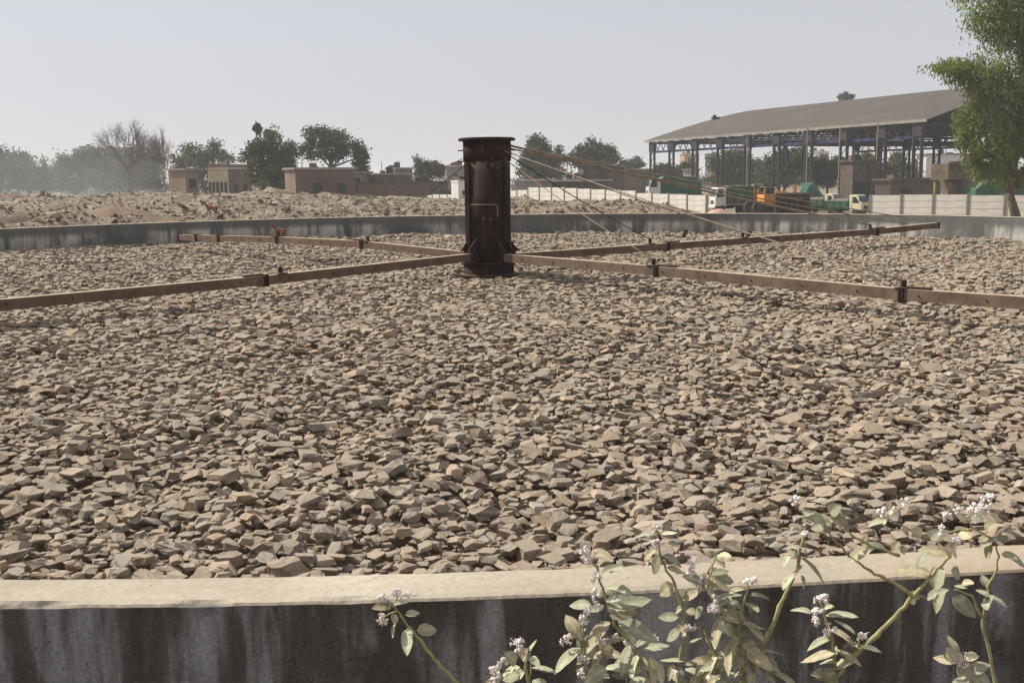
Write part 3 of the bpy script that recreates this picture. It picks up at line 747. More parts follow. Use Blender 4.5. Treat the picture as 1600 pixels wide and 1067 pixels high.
# ------------------------------------------------------------------ precast boundary walls
def precast(label, posts, base_drop=2.0):
    """posts: (world xy, top z) in order; four stacked slabs between neighbours"""
    root = tag(empty('precast_wall', (posts[0][0].x, posts[0][0].y, 0)), label, 'boundary wall')
    for i, (p, zt) in enumerate(posts):
        mb = MB(); q = posts[min(i + 1, len(posts) - 1)][0] - posts[max(i - 1, 0)][0]; M = Matrix.Rotation(math.atan2(q.y, q.x), 3, 'Z')
        zz = zt + random.uniform(0.02, 0.10)
        mb.box((p.x, p.y, (zz + zt - base_drop) / 2), (0.17, 0.17, zz - zt + base_drop), M); mb.build('post', M_POST, root, origin=(p.x, p.y, zt - base_drop))
    for i in range(len(posts) - 1):
        a, za = posts[i]; b, zb_ = posts[i + 1]; zt = min(za, zb_)
        d = (b - a); L = d.length - 0.175; M = Matrix.Rotation(math.atan2(d.y, d.x), 3, 'Z'); h = base_drop / 4
        c = (a + b) / 2
        for k in range(4):
            mb = MB(); z = zt - h * (k + 0.5)
            mb.box((0, 0, 0), (L, 0.055, h - 0.03), M)
            mb.box((0, 0, -h / 2 + 0.014), (L, 0.035, 0.03), M)
            o = mb.build('panel', M_PRECAST, root); o.location = Vector((c.x, c.y, z)) - Vector((posts[0][0].x, posts[0][0].y, 0)); o.matrix_parent_inverse = Matrix.Identity(4)
def inv_depth(px, p0, z0, p1, z1): return 1.0 / (1 / z0 + (px - p0) * (1 / z1 - 1 / z0) / (p1 - p0))
L_POSTS = [(1104, 305), (1074, 304), (1045, 303), (1019, 302), (994, 298), (970, 297), (946, 296), (923, 295), (902, 294), (882, 293), (862, 293), (843, 293), (825, 293), (808, 297), (792, 298), (777, 299), (763, 300), (749, 301), (736, 302), (723, 303), (711, 304), (699, 304), (687, 304), (676, 304), (665, 305), (654, 305)]
pp = []
for px, py in L_POSTS:
    w = at(px, py, inv_depth(px, 1104, 98, 808, 129)); pp.append((Vector((w.x, w.y, 0)), w.z))
precast('long pale precast slab wall receding behind the column', pp)
pp = []
for px, py in ((1360, 305), (1409, 304), (1459, 304), (1513, 304), (1571, 305), (1634, 305), (1700, 306)):
    w = at(px, py, inv_depth(px, 1360, 84, 1571, 77)); pp.append((Vector((w.x, w.y, 0)), w.z))
precast('pale precast slab wall at right beside the big tree trunk', pp)

# ------------------------------------------------------------------ open shed
def shed():
    E0 = at(1012, 218, 180); E1 = at(1441, 190, 125)          # far and near ends of the front eave
    E0.z = E1.z = (E0.z + E1.z) / 2
    ax = Vector((E1.x - E0.x, E1.y - E0.y, 0)); L = ax.length; ax.normalize(); pr = Vector((-ax.y, ax.x, 0))
    if pr.y < 0: pr = -pr
    ze = E0.z
    tw = px_on(1180, (E0.x, E0.y), pr); half = tw
    rp = Vector((E0.x, E0.y, 0)) + pr * half; zr = at(1180, 172, rp.y).z
    root = tag(empty('open_shed', (E0.x, E0.y, 0), 0), 'huge open steel shed with a curved dusty brown roof', 'shed')
    P = lambda t, s, z: Vector((E0.x, E0.y, 0)) + ax * t + pr * s + Vector((0, 0, z))
    prof = []
    for i in range(25):
        u = -1 + 2 * i / 24; prof.append((half + u * half, ze + (zr - ze) * (1 - abs(u) ** 1.25)))
    mb = MB(); n = len(prof)
    for t in (-0.8, L + 0.8):
        for s, z in prof: mb.v.append(P(t, s, z))
        for s, z in prof: mb.v.append(P(t, s, z - 0.09))
    for i in range(n - 1):
        mb.f += [(i, i + 1, 2 * n + i + 1, 2 * n + i), (n + i, 3 * n + i, 3 * n + i + 1, n + i + 1), (i, n + i, n + i + 1, i + 1), (2 * n + i, 2 * n + i + 1, 3 * n + i + 1, 3 * n + i)]
    mb.f += [(0, 2 * n, 3 * n, n), (n - 1, 2 * n - 1, 4 * n - 1, 3 * n - 1)]; mb.mi = [0] * len(mb.f)
    mb.mi = [1 if k % 4 == 1 and k < 4 * (n - 1) else 0 for k in range(len(mb.f))]; roof = mb.build('roof', [M_SHEDROOF, M_ROOF_SHADE], root)
    mb = MB(); mb.bar(P(-0.8, -0.1, ze - 0.12), P(L + 0.8, -0.1, ze - 0.12), 0.12, 0.34); mb.build('eave_gutter', M_PALEPOLE, root)
    v = prof[7]
    mb = MB(); mb.box(P(0.6, v[0], v[1] + 0.3), (0.5, 0.5, 0.9)); mb.box(P(0.9, v[0], v[1] + 0.25), (1.4, 0.9, 0.3)); mb.build('roof_vent', M_STEEL, root)
    zc = at(1020, 237, 178).z
    bays = 9
    for side, off in ((0, 0.4), (1, 2 * half - 0.4)):
        for k in range(bays + 1):
            t = L * k / bays
            t = min(max(t, 0.9), L - 0.9)
            o = MB()                                             # lattice column: two legs, lacing, dark head plate
            for s in (-0.62, 0.62): o.bar(P(t + s, off, -0.2), P(t + s, off, ze - 0.3), 0.30, 0.34)
            z = 0.2; flip = 1
            while z < zc - 0.6:
                o.bar(P(t - 0.5 * flip, off, z), P(t + 0.5 * flip, off, z + 1.0), 0.07, 0.09); z += 1.0; flip = -flip
            o.build('column', M_STEEL, root)
            h = MB(); h.box(P(t, off, (zc + ze - 0.3) / 2), (1.5, 0.5, ze - 0.3 - zc), Matrix.Rotation(math.atan2(ax.y, ax.x), 3, 'Z')); h.build('column_head', M_STEEL, root)
        for k in range(bays):
            t0, t1 = L * k / bays + 0.9, L * (k + 1) / bays - 0.9
            g = MB(); za, zb = zc + 0.15, ze - 0.45
            g.bar(P(t0, off, zb), P(t1, off, zb), 0.16, 0.2)
            nseg = 6
            for i in range(nseg):
                a = t0 + (t1 - t0) * i / nseg; b = t0 + (t1 - t0) * (i + 1) / nseg
                g.bar(P(a, off, zb if i % 2 else za), P(b, off, za if i % 2 else zb), 0.09, 0.11)
            g.build('lattice_girder', M_STEEL, root)
            br = MB(); br.bar(P(t0, off + 0.1, ze - 1.1), P(t0 + 2.2, off + 0.1, ze - 0.2), 0.16, 0.2); br.build('knee_brace', M_BLUE, root)
        cb = MB(); cb.bar(P(0.5, off + 0.45, zc - 0.05), P(L - 0.5, off + 0.45, zc - 0.05), 0.3, 0.34); cb.build('crane_beam', M_BLUE, root)
    for k in range(bays + 1):                                    # roof trusses
        t = min(max(L * k / bays, 0.5), L - 0.5); g = MB()
        for a, b in zip(prof[:-1], prof[1:]): g.bar(P(t, a[0], a[1] - 0.28), P(t, b[0], b[1] - 0.28), 0.2, 0.24)
        zb = ze - 0.5; g.bar(P(t, 0.3, zb), P(t, 2 * half - 0.3, zb), 0.2, 0.24)
        for i in range(2, 23):
            g.bar(P(t, prof[i][0], prof[i][1] - 0.35), P(t, prof[i + (1 if i % 2 else -1)][0], zb), 0.10, 0.12)
        g.build('roof_truss', M_STEEL, root)
    for k in range(1, 12):
        g = MB(); s, z = prof[k * 2]; g.bar(P(0, s, z - 0.15), P(L, s, z - 0.15), 0.12, 0.16); g.build('purlin', M_STEEL, root)
    # the travelling crane girder and two broken members hanging from it
    g = MB(); g.bar(P(L * 0.46, 0.6, zc + 0.35), P(L * 0.46, 2 * half - 0.6, zc + 0.35), 0.9, 0.8); g.build('crane_bridge', M_BLUE, root)
    for t, ln, dx in ((L * 0.575, 3.0, 0.7), (L * 0.64, 1.7, -0.4)):
        g = MB(); g.bar(P(t, 0.9, zc), P(t + dx, 0.9, zc - ln), 0.42, 0.3); g.build('hanging_strut', M_BLACK, root)
    g = MB(); c = P(L * 0.62, 2 * half + 0.1, 0)                 # rear cladding strip, enlarged as a dark sheet standing in for interior shade
    g.box(P(L * 0.74, 2 * half, ze - 2.1), (L * 0.50, 0.08, 3.6), Matrix.Rotation(math.atan2(ax.y, ax.x), 3, 'Z')); g.build('rear_shade_cladding', M_STEEL, root)
    # service poles in front
    for px, yt, yb, lb in ((1168, 208, 300, 'thin pale pole standing behind the garbage truck'), (1262, 200, 300, 'thin pale pole in front of the shed above the skip'), (1313, 200, 300, 'pale pole in front of the shed right of the cream trucks'), (1372, 193, 300, 'thicker pale pole at the shed front above the right precast wall')):
        Yp = at(1200, 250, 1).y
        t = px_on(px, (E0.x, E0.y), ax); q = P(t, -1.2, 0); a = at(px, yt, q.y)
        g = MB(); g.tube([(a.x, q.y, -0.2), (a.x, q.y, a.z)], 0.09, 8)
        tag(g.build('service_pole', M_PALEPOLE, origin=(a.x, q.y, 0)), lb, 'pole', 'service poles in front of the shed')
    return P, L, half, ze, zc, ax, pr
SHP, SHL, SHW, SHE, SHC, SHAX, SHPR = shed()

# ------------------------------------------------------------------ buildings
def building(name, label, xc, xl, xr, ytop, Y, ang, wall, roof=None, z0=-0.3, wins=(), parapet=0.0, slab=0.25, cat='building', left_mat=None, over=0.25):
    """near corner in column xc at distance Y; one wall runs left to column xl, the other right to column xr.
    wins: (face 'l'/'r', u centre 0..1, z0, z1 in metres above the ground line, width m, material)"""
    C = at(xc, ytop, Y); zt = C.z
    dl = Vector((-math.cos(ang), math.sin(ang), 0)); dr = Vector((math.sin(ang), math.cos(ang), 0))
    Ll = px_on(xl, (C.x, C.y), dl) if xl is not None else 5.0
    Lr = px_on(xr, (C.x, C.y), dr) if xr is not None else 5.0
    Ll = min(max(Ll, 2.0), 60); Lr = min(max(Lr, 2.0), 60)
    c0 = Vector((C.x, C.y, 0)); root = tag(empty(name, (C.x, C.y, 0)), label, cat)
    ft = [c0, c0 + dl * Ll, c0 + dl * Ll + dr * Lr, c0 + dr * Lr]
    mb = MB(); mb.prism([p + Vector((0, 0, z0)) for p in ft][::-1], (0, 0, zt - slab - z0)); mb.build('wall', wall, root)
    if left_mat:
        mb = MB(); n = -dr * 0.03; mb.prism([c0 + n + Vector((0, 0, z0)), c0 + dl * Ll + n + Vector((0, 0, z0)), c0 + dl * Ll + n + Vector((0, 0, zt - slab)), c0 + n + Vector((0, 0, zt - slab))], dr * 0.028); mb.build('side_wall', left_mat, root)
    o = over; q = [c0 - dl * o - dr * o, c0 + dl * (Ll + o) - dr * o, c0 + dl * (Ll + o) + dr * (Lr + o), c0 - dl * o + dr * (Lr + o)]
    mb = MB(); mb.prism([p + Vector((0, 0, zt - slab + 0.002)) for p in q][::-1], (0, 0, slab)); mb.build('roof_slab', roof or wall, root)
    if parapet:
        for a, b in zip(ft, ft[1:] + ft[:1]):
            mb = MB(); mb.bar(a + Vector((0, 0, zt + parapet / 2 + 0.004)), b + Vector((0, 0, zt + parapet / 2 + 0.004)), 0.2, parapet); mb.build('parapet', wall, root)
    rc = random.Random(int(xc * 7 + ytop)); big_ = min(Ll, Lr)
    for _ in range(rc.randint(2, 5)):
        q = c0 + dl * Ll * rc.uniform(.1, .9) + dr * Lr * rc.uniform(.05, .6); kind_ = rc.random(); mb = MB()
        if kind_ < 0.4: h_ = rc.uniform(.8, 2.2); mb.tube([(q.x, q.y, zt - 0.05), (q.x + rc.uniform(-.1, .1), q.y, zt + h_)], 0.05, 5); mb.build('roof_pole', M_DARK, root)
        elif kind_ < 0.75: h_ = rc.uniform(.2, .6); mb.box((q.x, q.y, zt + h_ / 2 + 0.003), (rc.uniform(.5, 1.6), rc.uniform(.4, 1.2), h_), Matrix.Rotation(rc.uniform(0, 3), 3, 'Z')); mb.build('brick_stack', M_BRICK, root)
        else: h_ = rc.uniform(.7, 1.1); mb.tube([(q.x, q.y, zt + 0.003), (q.x, q.y, zt + h_ * .8), (q.x, q.y, zt + h_)], [.5, .5, .2], 12); mb.build('water_tank', M_BLACK, root)
    for face, u, a, b, w, mt_ in wins:
        d, LL, nn = (dl, Ll, -dr) if face == 'l' else (dr, Lr, -dl)
        mid = c0 + d * LL * u + nn * 0.06
        M = Matrix.Rotation(math.atan2(d.y, d.x), 3, 'Z')
        nm = 'door' if b - a > 1.7 else 'window'
        mb = MB(); mb.box(mid + Vector((0, 0, (a + b) / 2)), (w, 0.10, b - a), M); wo_ = mb.build(nm, mt_, root)
        mb = MB(); mb.box(mid + nn * 0.05 + Vector((0, 0, a - 0.05)), (w + 0.2, 0.2, 0.08), M); mb.build('sill', wall, wo_)
    return root, c0, dl, dr, Ll, Lr, zt
D_ = M_BLACK; G_ = M_GLASS
building('brick_hut', 'small square brick hut with a sunlit left side on the dump', 289, 264, 307, 263, 140, rad(38), M_BRICKL, M_GREYP, wins=(('r', .5, 3.2, 4.4, 1.0, D_),))
r, c0, dl, dr, Ll, Lr, zt = building('yellow_house', 'yellow house with arched veranda beside the brick hut', 356, 326, 394, 262, 165, rad(25), M_BRICK, M_PLASTER, left_mat=M_YELLOW, parapet=0.5,
    wins=(('r', .3, 2.4, 3.6, .9, D_), ('r', .7, 2.4, 3.6, .9, D_), ('l', .14, 1.8, 4.0, .5, D_), ('l', .34, 1.8, 4.0, .5, D_), ('l', .54, 1.8, 4.0, .5, D_), ('l', .74, 1.8, 4.0, .5, D_), ('l', .92, 1.8, 4.0, .4, D_)))
for u in (0.1, 0.35, 0.6, 0.85):
    mb = MB(); p = c0 + dl * Ll * u; mb.box((p.x, p.y, zt + 0.75), (0.25, 0.25, 0.5)); mb.build('roof_post', M_PLASTER, r)
mb = MB(); mb.bar(c0 + dl * Ll * 0.05 + Vector((0, 0, zt + 1.1)), c0 + dr * Lr * 0.6 + Vector((0, 0, zt + 1.1)), 0.3, 0.22); mb.build('roof_beam', M_GREYP, r)
building('long_brick_house', 'long dark brick house with a narrow sunlit end wall', 461, 446, 556, 262, 128, rad(52), M_BRICK, M_GREYP, left_mat=M_BRICKL, wins=(('r', .35, 2.6, 3.6, 1.0, D_), ('r', .75, 2.6, 3.6, 1.0, D_)))  # paler brick on the end wall paints the sunlight into its colour
building('brick_shack', 'brick shack with two pale pillars right of the long house', 566, 553, 580, 268, 150, rad(30), M_BRICKL, M_GREYP, wins=(('l', .5, 1.8, 4.2, 1.2, D_),))
building('maroon_shack', 'low maroon brick shack behind the dump left of the column', 586, 575, 640, 271, 150, rad(50), M_BRICK, M_GREYP)
building('small_brick_shed', 'small brick shed with pale left side beyond the parked cars', 618, 605, 645, 262, 185, rad(48), M_BRICK, M_GREYP, left_mat=M_BRICKL)
building('brown_lean_to', 'low brown lean-to roofline above the parked cars', 600, 560, 700, 284, 145, rad(20), M_BRICK, M_DARK)
building('grey_house', 'grey two window house half hidden by the column', 698, 690, 760, 259, 175, rad(55), M_GREYP, M_PLASTER, wins=(('r', .22, 3.2, 4.8, .7, D_), ('r', .5, 2.6, 5.0, .8, D_)))
building('white_kiosk', 'white box kiosk touching the left edge of the column', 716, 712, 745, 282, 135, rad(60), M_WHITE, M_WHITE, z0=0.5, over=0.05, wins=(('r', .3, 1.9, 2.4, .5, D_),))
building('flat_block', 'long flat grey block behind the hazy trees at left', 200, 118, 252, 233, 330, rad(20), M_GREYP, M_GREYP, parapet=0.6, wins=tuple(('l', u, 7.5, 9.5, 3.0, G_) for u in (.1, .3, .5, .7, .9)))
building('roof_tank_block', 'small stair block on top of the flat grey block', 140, 128, 152, 228, 340, rad(20), M_GREYP, M_GREYP)
building('tin_shack', 'low shack with pale tin roof right of the column', 845, 806, 862, 280, 150, rad(22), M_GREYP, M_PLASTER, over=0.6)
building('tin_shack', 'second low tin roofed shack further right of the column', 905, 860, 950, 281, 155, rad(18), M_DARK, M_PLASTER, over=0.7)
building('brick_workshop', 'red brick workshop wall above the precast wall', 912, 908, 975, 259, 190, rad(62), M_BRICK, M_GREYP, wins=(('r', .5, 3.5, 5.0, 1.2, D_),))
building('flat_workshop', 'flat roofed brown workshop left of the shed', 968, 950, 1022, 264, 200, rad(55), M_BRICKL, M_PLASTER, over=0.8)
building('orange_house', 'orange house seen between the left shed columns', 1070, 1064, 1092, 240, 300, rad(60), M_ORANGEP, M_PLASTER, wins=(('r', .5, 7, 9, 1.6, D_),))
building('grey_flats', 'grey flats seen through the shed right of the orange house', 1112, 1102, 1124, 243, 310, rad(35), M_GREYP, M_PLASTER, parapet=.5, wins=(('l', .3, 9, 10.5, 1.4, D_), ('l', .7, 9, 10.5, 1.4, D_), ('r', .5, 9, 10.5, 1.4, D_)))
building('pink_hut', 'pale pink hut under the left shed bays', 1082, 1072, 1092, 264, 200, rad(40), M_PLASTER, M_GREYP)
building('white_block', 'white block seen high through the middle of the shed', 1276, 1268, 1294, 236, 330, rad(40), M_WHITE, M_WHITE)
building('white_godown', 'white godown wall seen through the right shed bays', 1448, 1436, 1520, 240, 210, rad(60), M_WHITE, M_GREYP)
building('brick_bunker', 'brown brick bunker with a dark doorway under the shed', 1333, 1324, 1372, 250, 128, rad(62), M_BROWN, M_BROWN, wins=(('r', .35, -0.2, 2.9, 2.6, D_), ('r', .6, 4.3, 4.8, .5, D_)))
building('brown_store', 'low brown store behind the right precast wall', 1392, 1372, 1470, 279, 118, rad(55), M_BROWN, M_BROWN, wins=(('r', .3, 0.5, 2.2, 2.0, D_),))
def hopper():
    Y = 100; C = at(1481, 284, Y); root = tag(empty('concrete_hopper', (C.x, C.y, 0)), 'tan concrete hopper box raised on legs beside the tree', 'hopper')
    z0 = at(1481, 281, Y).z; z1 = at(1481, 256, Y).z; ang = rad(52)
    dl = Vector((-math.cos(ang), math.sin(ang), 0)); dr = Vector((math.sin(ang), math.cos(ang), 0)); c0 = Vector((C.x, C.y, 0))
    Ll = px_on(1454, (C.x, C.y), dl); Lr = 10.5
    mb = MB(); ft = [c0, c0 + dl * Ll, c0 + dl * Ll + dr * Lr, c0 + dr * Lr]
    mb.prism([p + Vector((0, 0, z0)) for p in ft][::-1], (0, 0, z1 - z0)); mb.build('box', M_TAN, root)
    mb = MB(); mb.bar(c0 - dl * 0.1 + Vector((0, 0, z1 + 0.1)), c0 + dr * Lr - dl * 0.1 + Vector((0, 0, z1 + 0.1)), 0.3, 0.2); mb.build('rim', M_TAN, root)
    for a, b in ((0.12, 0.06), (0.85, 0.06), (0.12, 0.5), (0.85, 0.5), (0.12, 0.95), (0.85, 0.95)):
        p = c0 + dl * Ll * a + dr * Lr * b; mb = MB(); mb.box((p.x, p.y, z0 / 2 - 0.1), (0.45, 0.45, z0 - 0.2)); mb.build('leg', M_TAN, root)
    p = c0 + dl * Ll * 0.3 + dr * Lr * 0.25
    mb = MB(); mb.prism([Vector((p.x, p.y, 0)) + Vector(q) for q in ((-1.2, 0, z0), (1.4, 0, z0), (0.6, 0, 0.6), (-0.2, 0, 0.6))], (0, 1.6, 0)); mb.build('chute', M_TAN, root)
hopper()

# ------------------------------------------------------------------ vehicles (built facing +x at the origin, then turned)
def wheel(root, x, y, r, w, name='wheel'):
    mb = MB(); mb.tube([(x, y - w / 2, r), (x, y + w / 2, r)], r, 18); o = mb.build(name, M_TYRE, root, parts_world=False)
    s = 1 if y > 0 else -1
    mb = MB(); mb.tube([(x, y + s * (w / 2 - 0.03), r), (x, y + s * (w / 2 + 0.015), r)], [r * 0.58, r * 0.5], 14); mb.build('rim', M_DARK, o, parts_world=False)
def part(root, name, mat, fn, bevel=0.0):
    mb = MB(); fn(mb); return mb.build(name, mat, root, parts_world=False, bevel=bevel)
def cab(root, x0, x1, w, z0, z1, mat, slope=0.35, face_mat=None):
    """cab-over cab between x0 (rear) and x1 (nose)"""
    zw = z0 + (z1 - z0) * 0.48
    def f(mb):
        poly = [(x0, -w / 2, z0), (x1, -w / 2, z0), (x1 + 0.02, -w / 2, zw), (x1 - slope, -w / 2, z1), (x0, -w / 2, z1)]
        mb.prism(poly, (0, w, 0))
    c = part(root, 'cab', mat, f, 0.06)
    L = x1 - x0
    def ws(mb):
        a = Vector((x1 + 0.02, 0, zw)); b = Vector((x1 - slope, 0, z1)); n = Vector((b.z - a.z, 0, a.x - b.x)).normalized() * 0.012
        p = a.lerp(b, 0.08) + n; q = a.lerp(b, 0.86) + n
        mb.prism([(p.x, -w * .43, p.z), (p.x, w * .43, p.z), (q.x, w * .41, q.z), (q.x, -w * .41, q.z)], n)
    part(c, 'windscreen', M_GLASS, ws)
    for s in (-1, 1):
        def sw(mb):
            y = s * (w / 2 + 0.008)
            mb.prism([(x0 + L * .30, y, zw + 0.03), (x1 - 0.22, y, zw + 0.03), (x1 - slope - 0.12, y, z1 - 0.18), (x0 + L * .30, y, z1 - 0.18)], (0, s * 0.012, 0))
        part(c, 'side_window', M_GLASS, sw)
        part(c, 'door_seam', M_DARK, lambda mb: mb.box((x0 + L * .22, s * (w / 2 + 0.004), (z0 + z1) / 2), (0.025, 0.012, (z1 - z0) * .85)))
        part(c, 'headlight', M_WHITE, lambda mb: mb.box((x1 + 0.02, s * w * .36, z0 + (zw - z0) * .35), (0.05, 0.22, 0.16)))
        part(c, 'mirror', M_BLACK, lambda mb: mb.box((x1 - 0.1, s * (w / 2 + 0.14), zw + 0.3), (0.06, 0.16, 0.26)))
        part(c, 'wiper', M_BLACK, lambda mb: mb.bar((x1 + 0.04, s * w * .2, zw + 0.05), (x1 - slope * .6, s * w * .05, zw + (z1 - zw) * .55), 0.02, 0.02))
    part(c, 'grille', M_DARK, lambda mb: mb.box((x1 + 0.022, 0, z0 + (zw - z0) * .45), (0.03, w * .48, (zw - z0) * .4)))
    part(c, 'bumper', face_mat or M_DARK, lambda mb: mb.box((x1 + 0.06, 0, z0 - 0.02), (0.14, w * 0.98, 0.24)))
    return c
def mini_truck(label, loc, rz, body_mat, open_body=True):
    root = tag(empty('mini_truck', loc, rz), label, 'truck')
    cab(root, 0.55, 1.75, 1.5, 0.45, 1.85, M_CREAM, 0.45, M_GREEN)
    part(root, 'chassis', M_DARK, lambda mb: mb.box((-0.1, 0, 0.5), (3.4, 0.8, 0.16)))
    def body(mb):
        mb.box((-0.68, 0, 0.66), (2.3, 1.56, 0.10))
        for s in (-1, 1): mb.box((-0.68, s * 0.76, 1.0), (2.3, 0.06, 0.62))
        mb.box((-1.8, 0, 1.0), (0.06, 1.5, 0.62)); mb.box((0.44, 0, 1.05), (0.06, 1.5, 0.72))
    b = part(root, 'cargo_body', body_mat, body)
    for i in range(4):
        for s in (-1, 1): part(b, 'rib', body_mat, lambda mb: mb.box((-1.7 + i * 0.66, s * 0.81, 1.0), (0.06, 0.04, 0.6)))
    def load(mb):
        mb.prism([(-1.75, -0.7, 1.2), (0.38, -0.7, 1.2), (0.2, -0.4, 1.55), (-1.3, -0.4, 1.5)], (0, 1.4, 0))
    part(root, 'load', M_HEAPG, load)
    for x in (1.15, -1.1):
        for y in (-0.66, 0.66): wheel(root, x, y, 0.30, 0.2)
    return root
def garbage_truck(label, loc, rz, stripes=True):
    root = tag(empty('garbage_truck', loc, rz), label, 'truck')
    cab(root, 2.3, 3.9, 2.2, 0.85, 2.75, M_WHITE, 0.3, M_WHITE)
    part(root, 'chassis', M_DARK, lambda mb: mb.box((0, 0, 0.85), (7.6, 0.9, 0.26)))
    b = part(root, 'refuse_body', M_GREEN, lambda mb: mb.prism([(2.15, -1.15, 1.05), (2.15, -1.15, 2.75), (1.9, -1.15, 2.9), (-1.7, -1.15, 2.9), (-1.7, -1.15, 1.05)][::-1], (0, 2.3, 0)), 0.05)
    for i in range(5):
        for s in (-1, 1): part(b, 'rib', M_GREEN, lambda mb: mb.box((-1.5 + i * 0.84, s * 1.175, 1.95), (0.13, 0.09, 1.75)))
    for s in (-1, 1): part(b, 'rail', M_GREEN, lambda mb: mb.box((0.2, s * 1.175, 2.0), (3.7, 0.07, 0.10)))
    t = part(root, 'tailgate', M_GREEN, lambda mb: mb.prism([(-1.74, -1.15, 0.85), (-1.74, -1.15, 2.85), (-2.3, -1.15, 2.9), (-3.2, -1.15, 2.2), (-3.3, -1.15, 0.75)], (0, 2.3, 0)), 0.04)
    if stripes:
        for s in (-1, 1):
            part(t, 'marker_board', M_ORANGE, lambda mb: mb.prism([(-1.80, s * 1.165, 2.85), (-2.45, s * 1.165, 2.85 - 0.5), (-2.75, s * 1.165, 0.9), (-1.95, s * 1.165, 0.9)], (0, s * 0.02, 0)))
            for i in range(6):
                z = 1.05 + i * 0.27
                part(t, 'stripe', M_BLACK, lambda mb: mb.prism([(-1.95 - 0.05 * i * 0, s * 1.19, z), (-2.55, s * 1.19, z + 0.38), (-2.55, s * 1.19, z + 0.49), (-1.95, s * 1.19, z + 0.11)], (0, s * 0.012, 0)))
    for x in (2.9, -0.6, -1.75):
        for y in (-0.98, 0.98): wheel(root, x, y, 0.48, 0.32)
    part(root, 'side_guard', M_DARK, lambda mb: mb.box((1.1, -1.0, 0.75), (1.8, 0.08, 0.4)))
    return root
def ground_at(px, Y): 
    p = at(px, 300, Y); p.z = terrain(p.x, p.y); return p
garbage_truck('green garbage truck with white cab and orange striped tail', ground_at(1153, 104), rad(188)).scale = (0.66, 0.85, 0.95)
garbage_truck('green garbage truck with white cab half hidden by the precast wall', ground_at(1056, 116), rad(182), False).scale = (0.8, 0.9, 1.0)
mini_truck('cream and green mini truck facing right, nearest the wall gap', ground_at(1325, 96), rad(-46), M_GREEN)
mini_truck('cream mini truck behind the skip, second from the wall gap', ground_at(1286, 106), rad(-42), M_GREEN)
garbage_truck('green truck body glimpsed under the hopper beside the tree', ground_at(1562, 100), rad(10), False)
def car(label, loc, rz, mat):
    root = tag(empty('parked_car', loc, rz), label, 'car', 'cars parked behind the dump')
    def body(mb): mb.prism([(-2.0, -0.8, 0.3), (-2.05, -0.8, 0.85), (-1.2, -0.8, 0.95), (0.9, -0.8, 0.95), (1.95, -0.8, 0.8), (2.05, -0.8, 0.4), (1.9, -0.8, 0.28)], (0, 1.6, 0))
    part(root, 'body', mat, body, 0.06)
    part(root, 'cabin', M_GLASS, lambda mb: mb.prism([(-1.7, -0.7, 0.95), (-1.2, -0.7, 1.42), (0.2, -0.7, 1.45), (0.95, -0.7, 0.95)], (0, 1.4, 0)), 0.04)
    part(root, 'roof', mat, lambda mb: mb.box((-0.5, 0, 1.47), (1.5, 1.3, 0.06)))
    for x in (-1.25, 1.25):
        for y in (-0.72, 0.72): wheel(root, x, y, 0.30, 0.18)
def car_at(px, py, Y):
    p = at(px, py, Y); p.z -= 1.5; return p
car('white parked car leftmost in the row behind the dump', car_at(622, 300, 158), rad(10), M_WHITE)
car('white parked car second from left behind the dump', car_at(638, 299, 158), rad(-8), M_WHITE)
car('white parked car third from left behind the dump', car_at(655, 300, 157), rad(20), M_WHITE)
car('dark parked car with a white bonnet left of the kiosk', car_at(692, 297, 152), rad(170), M_BLACK)
def loader():
    p = ground_at(1196, 101); root = tag(empty('wheel_loader', p, rad(195)), 'orange wheel loader between the garbage truck and the dark skip', 'loader')
    part(root, 'engine_body', M_ORANGE, lambda mb: mb.prism([(-1.6, -0.7, 0.8), (0.5, -0.7, 0.8), (0.5, -0.7, 1.9), (-0.3, -0.7, 2.0), (-1.7, -0.7, 1.7)], (0, 1.4, 0)), 0.06)
    c = part(root, 'cab_frame', M_ORANGE, lambda mb: [mb.bar((x, y, 1.9), (x, y, 2.7), 0.1, 0.1) for x in (-0.6, 0.4) for y in (-0.6, 0.6)] and None)
    part(c, 'cab_roof', M_BLACK, lambda mb: mb.box((-0.1, 0, 2.78), (1.5, 1.5, 0.16)))
    part(c, 'cab_window', M_GLASS, lambda mb: mb.box((-0.1, 0, 2.25), (0.9, 1.16, 0.72)))
    for x in (-1.0, 1.1):
        for y in (-0.85, 0.85): wheel(root, x, y, 0.68, 0.42)
    for s in (-1, 1):
        part(root, 'lift_arm', M_ORANGE, lambda mb: (mb.bar((-2.4, s * 0.45, 0.5), (-1.5, s * 0.45, 1.9), 0.22, 0.3), mb.bar((-1.5, s * 0.45, 1.9), (0.2, s * 0.45, 2.05), 0.2, 0.28)))
        for k in range(3):
            t = 0.25 + k * 0.25; part(root, 'stripe', M_BLACK, lambda mb: mb.bar((-2.4 + 0.9 * t - .04, s * 0.45, 0.5 + 1.4 * t - 0.06), (-2.4 + 0.9 * t + .04, s * 0.45, 0.5 + 1.4 * t + 0.06), 0.235, 0.31))
    part(root, 'bucket', M_DARK, lambda mb: mb.prism([(-2.2, -1.0, 0.3), (-2.3, -1.0, 0.9), (-3.0, -1.0, 0.35), (-2.9, -1.0, 0.2)], (0, 2.0, 0)))
loader()
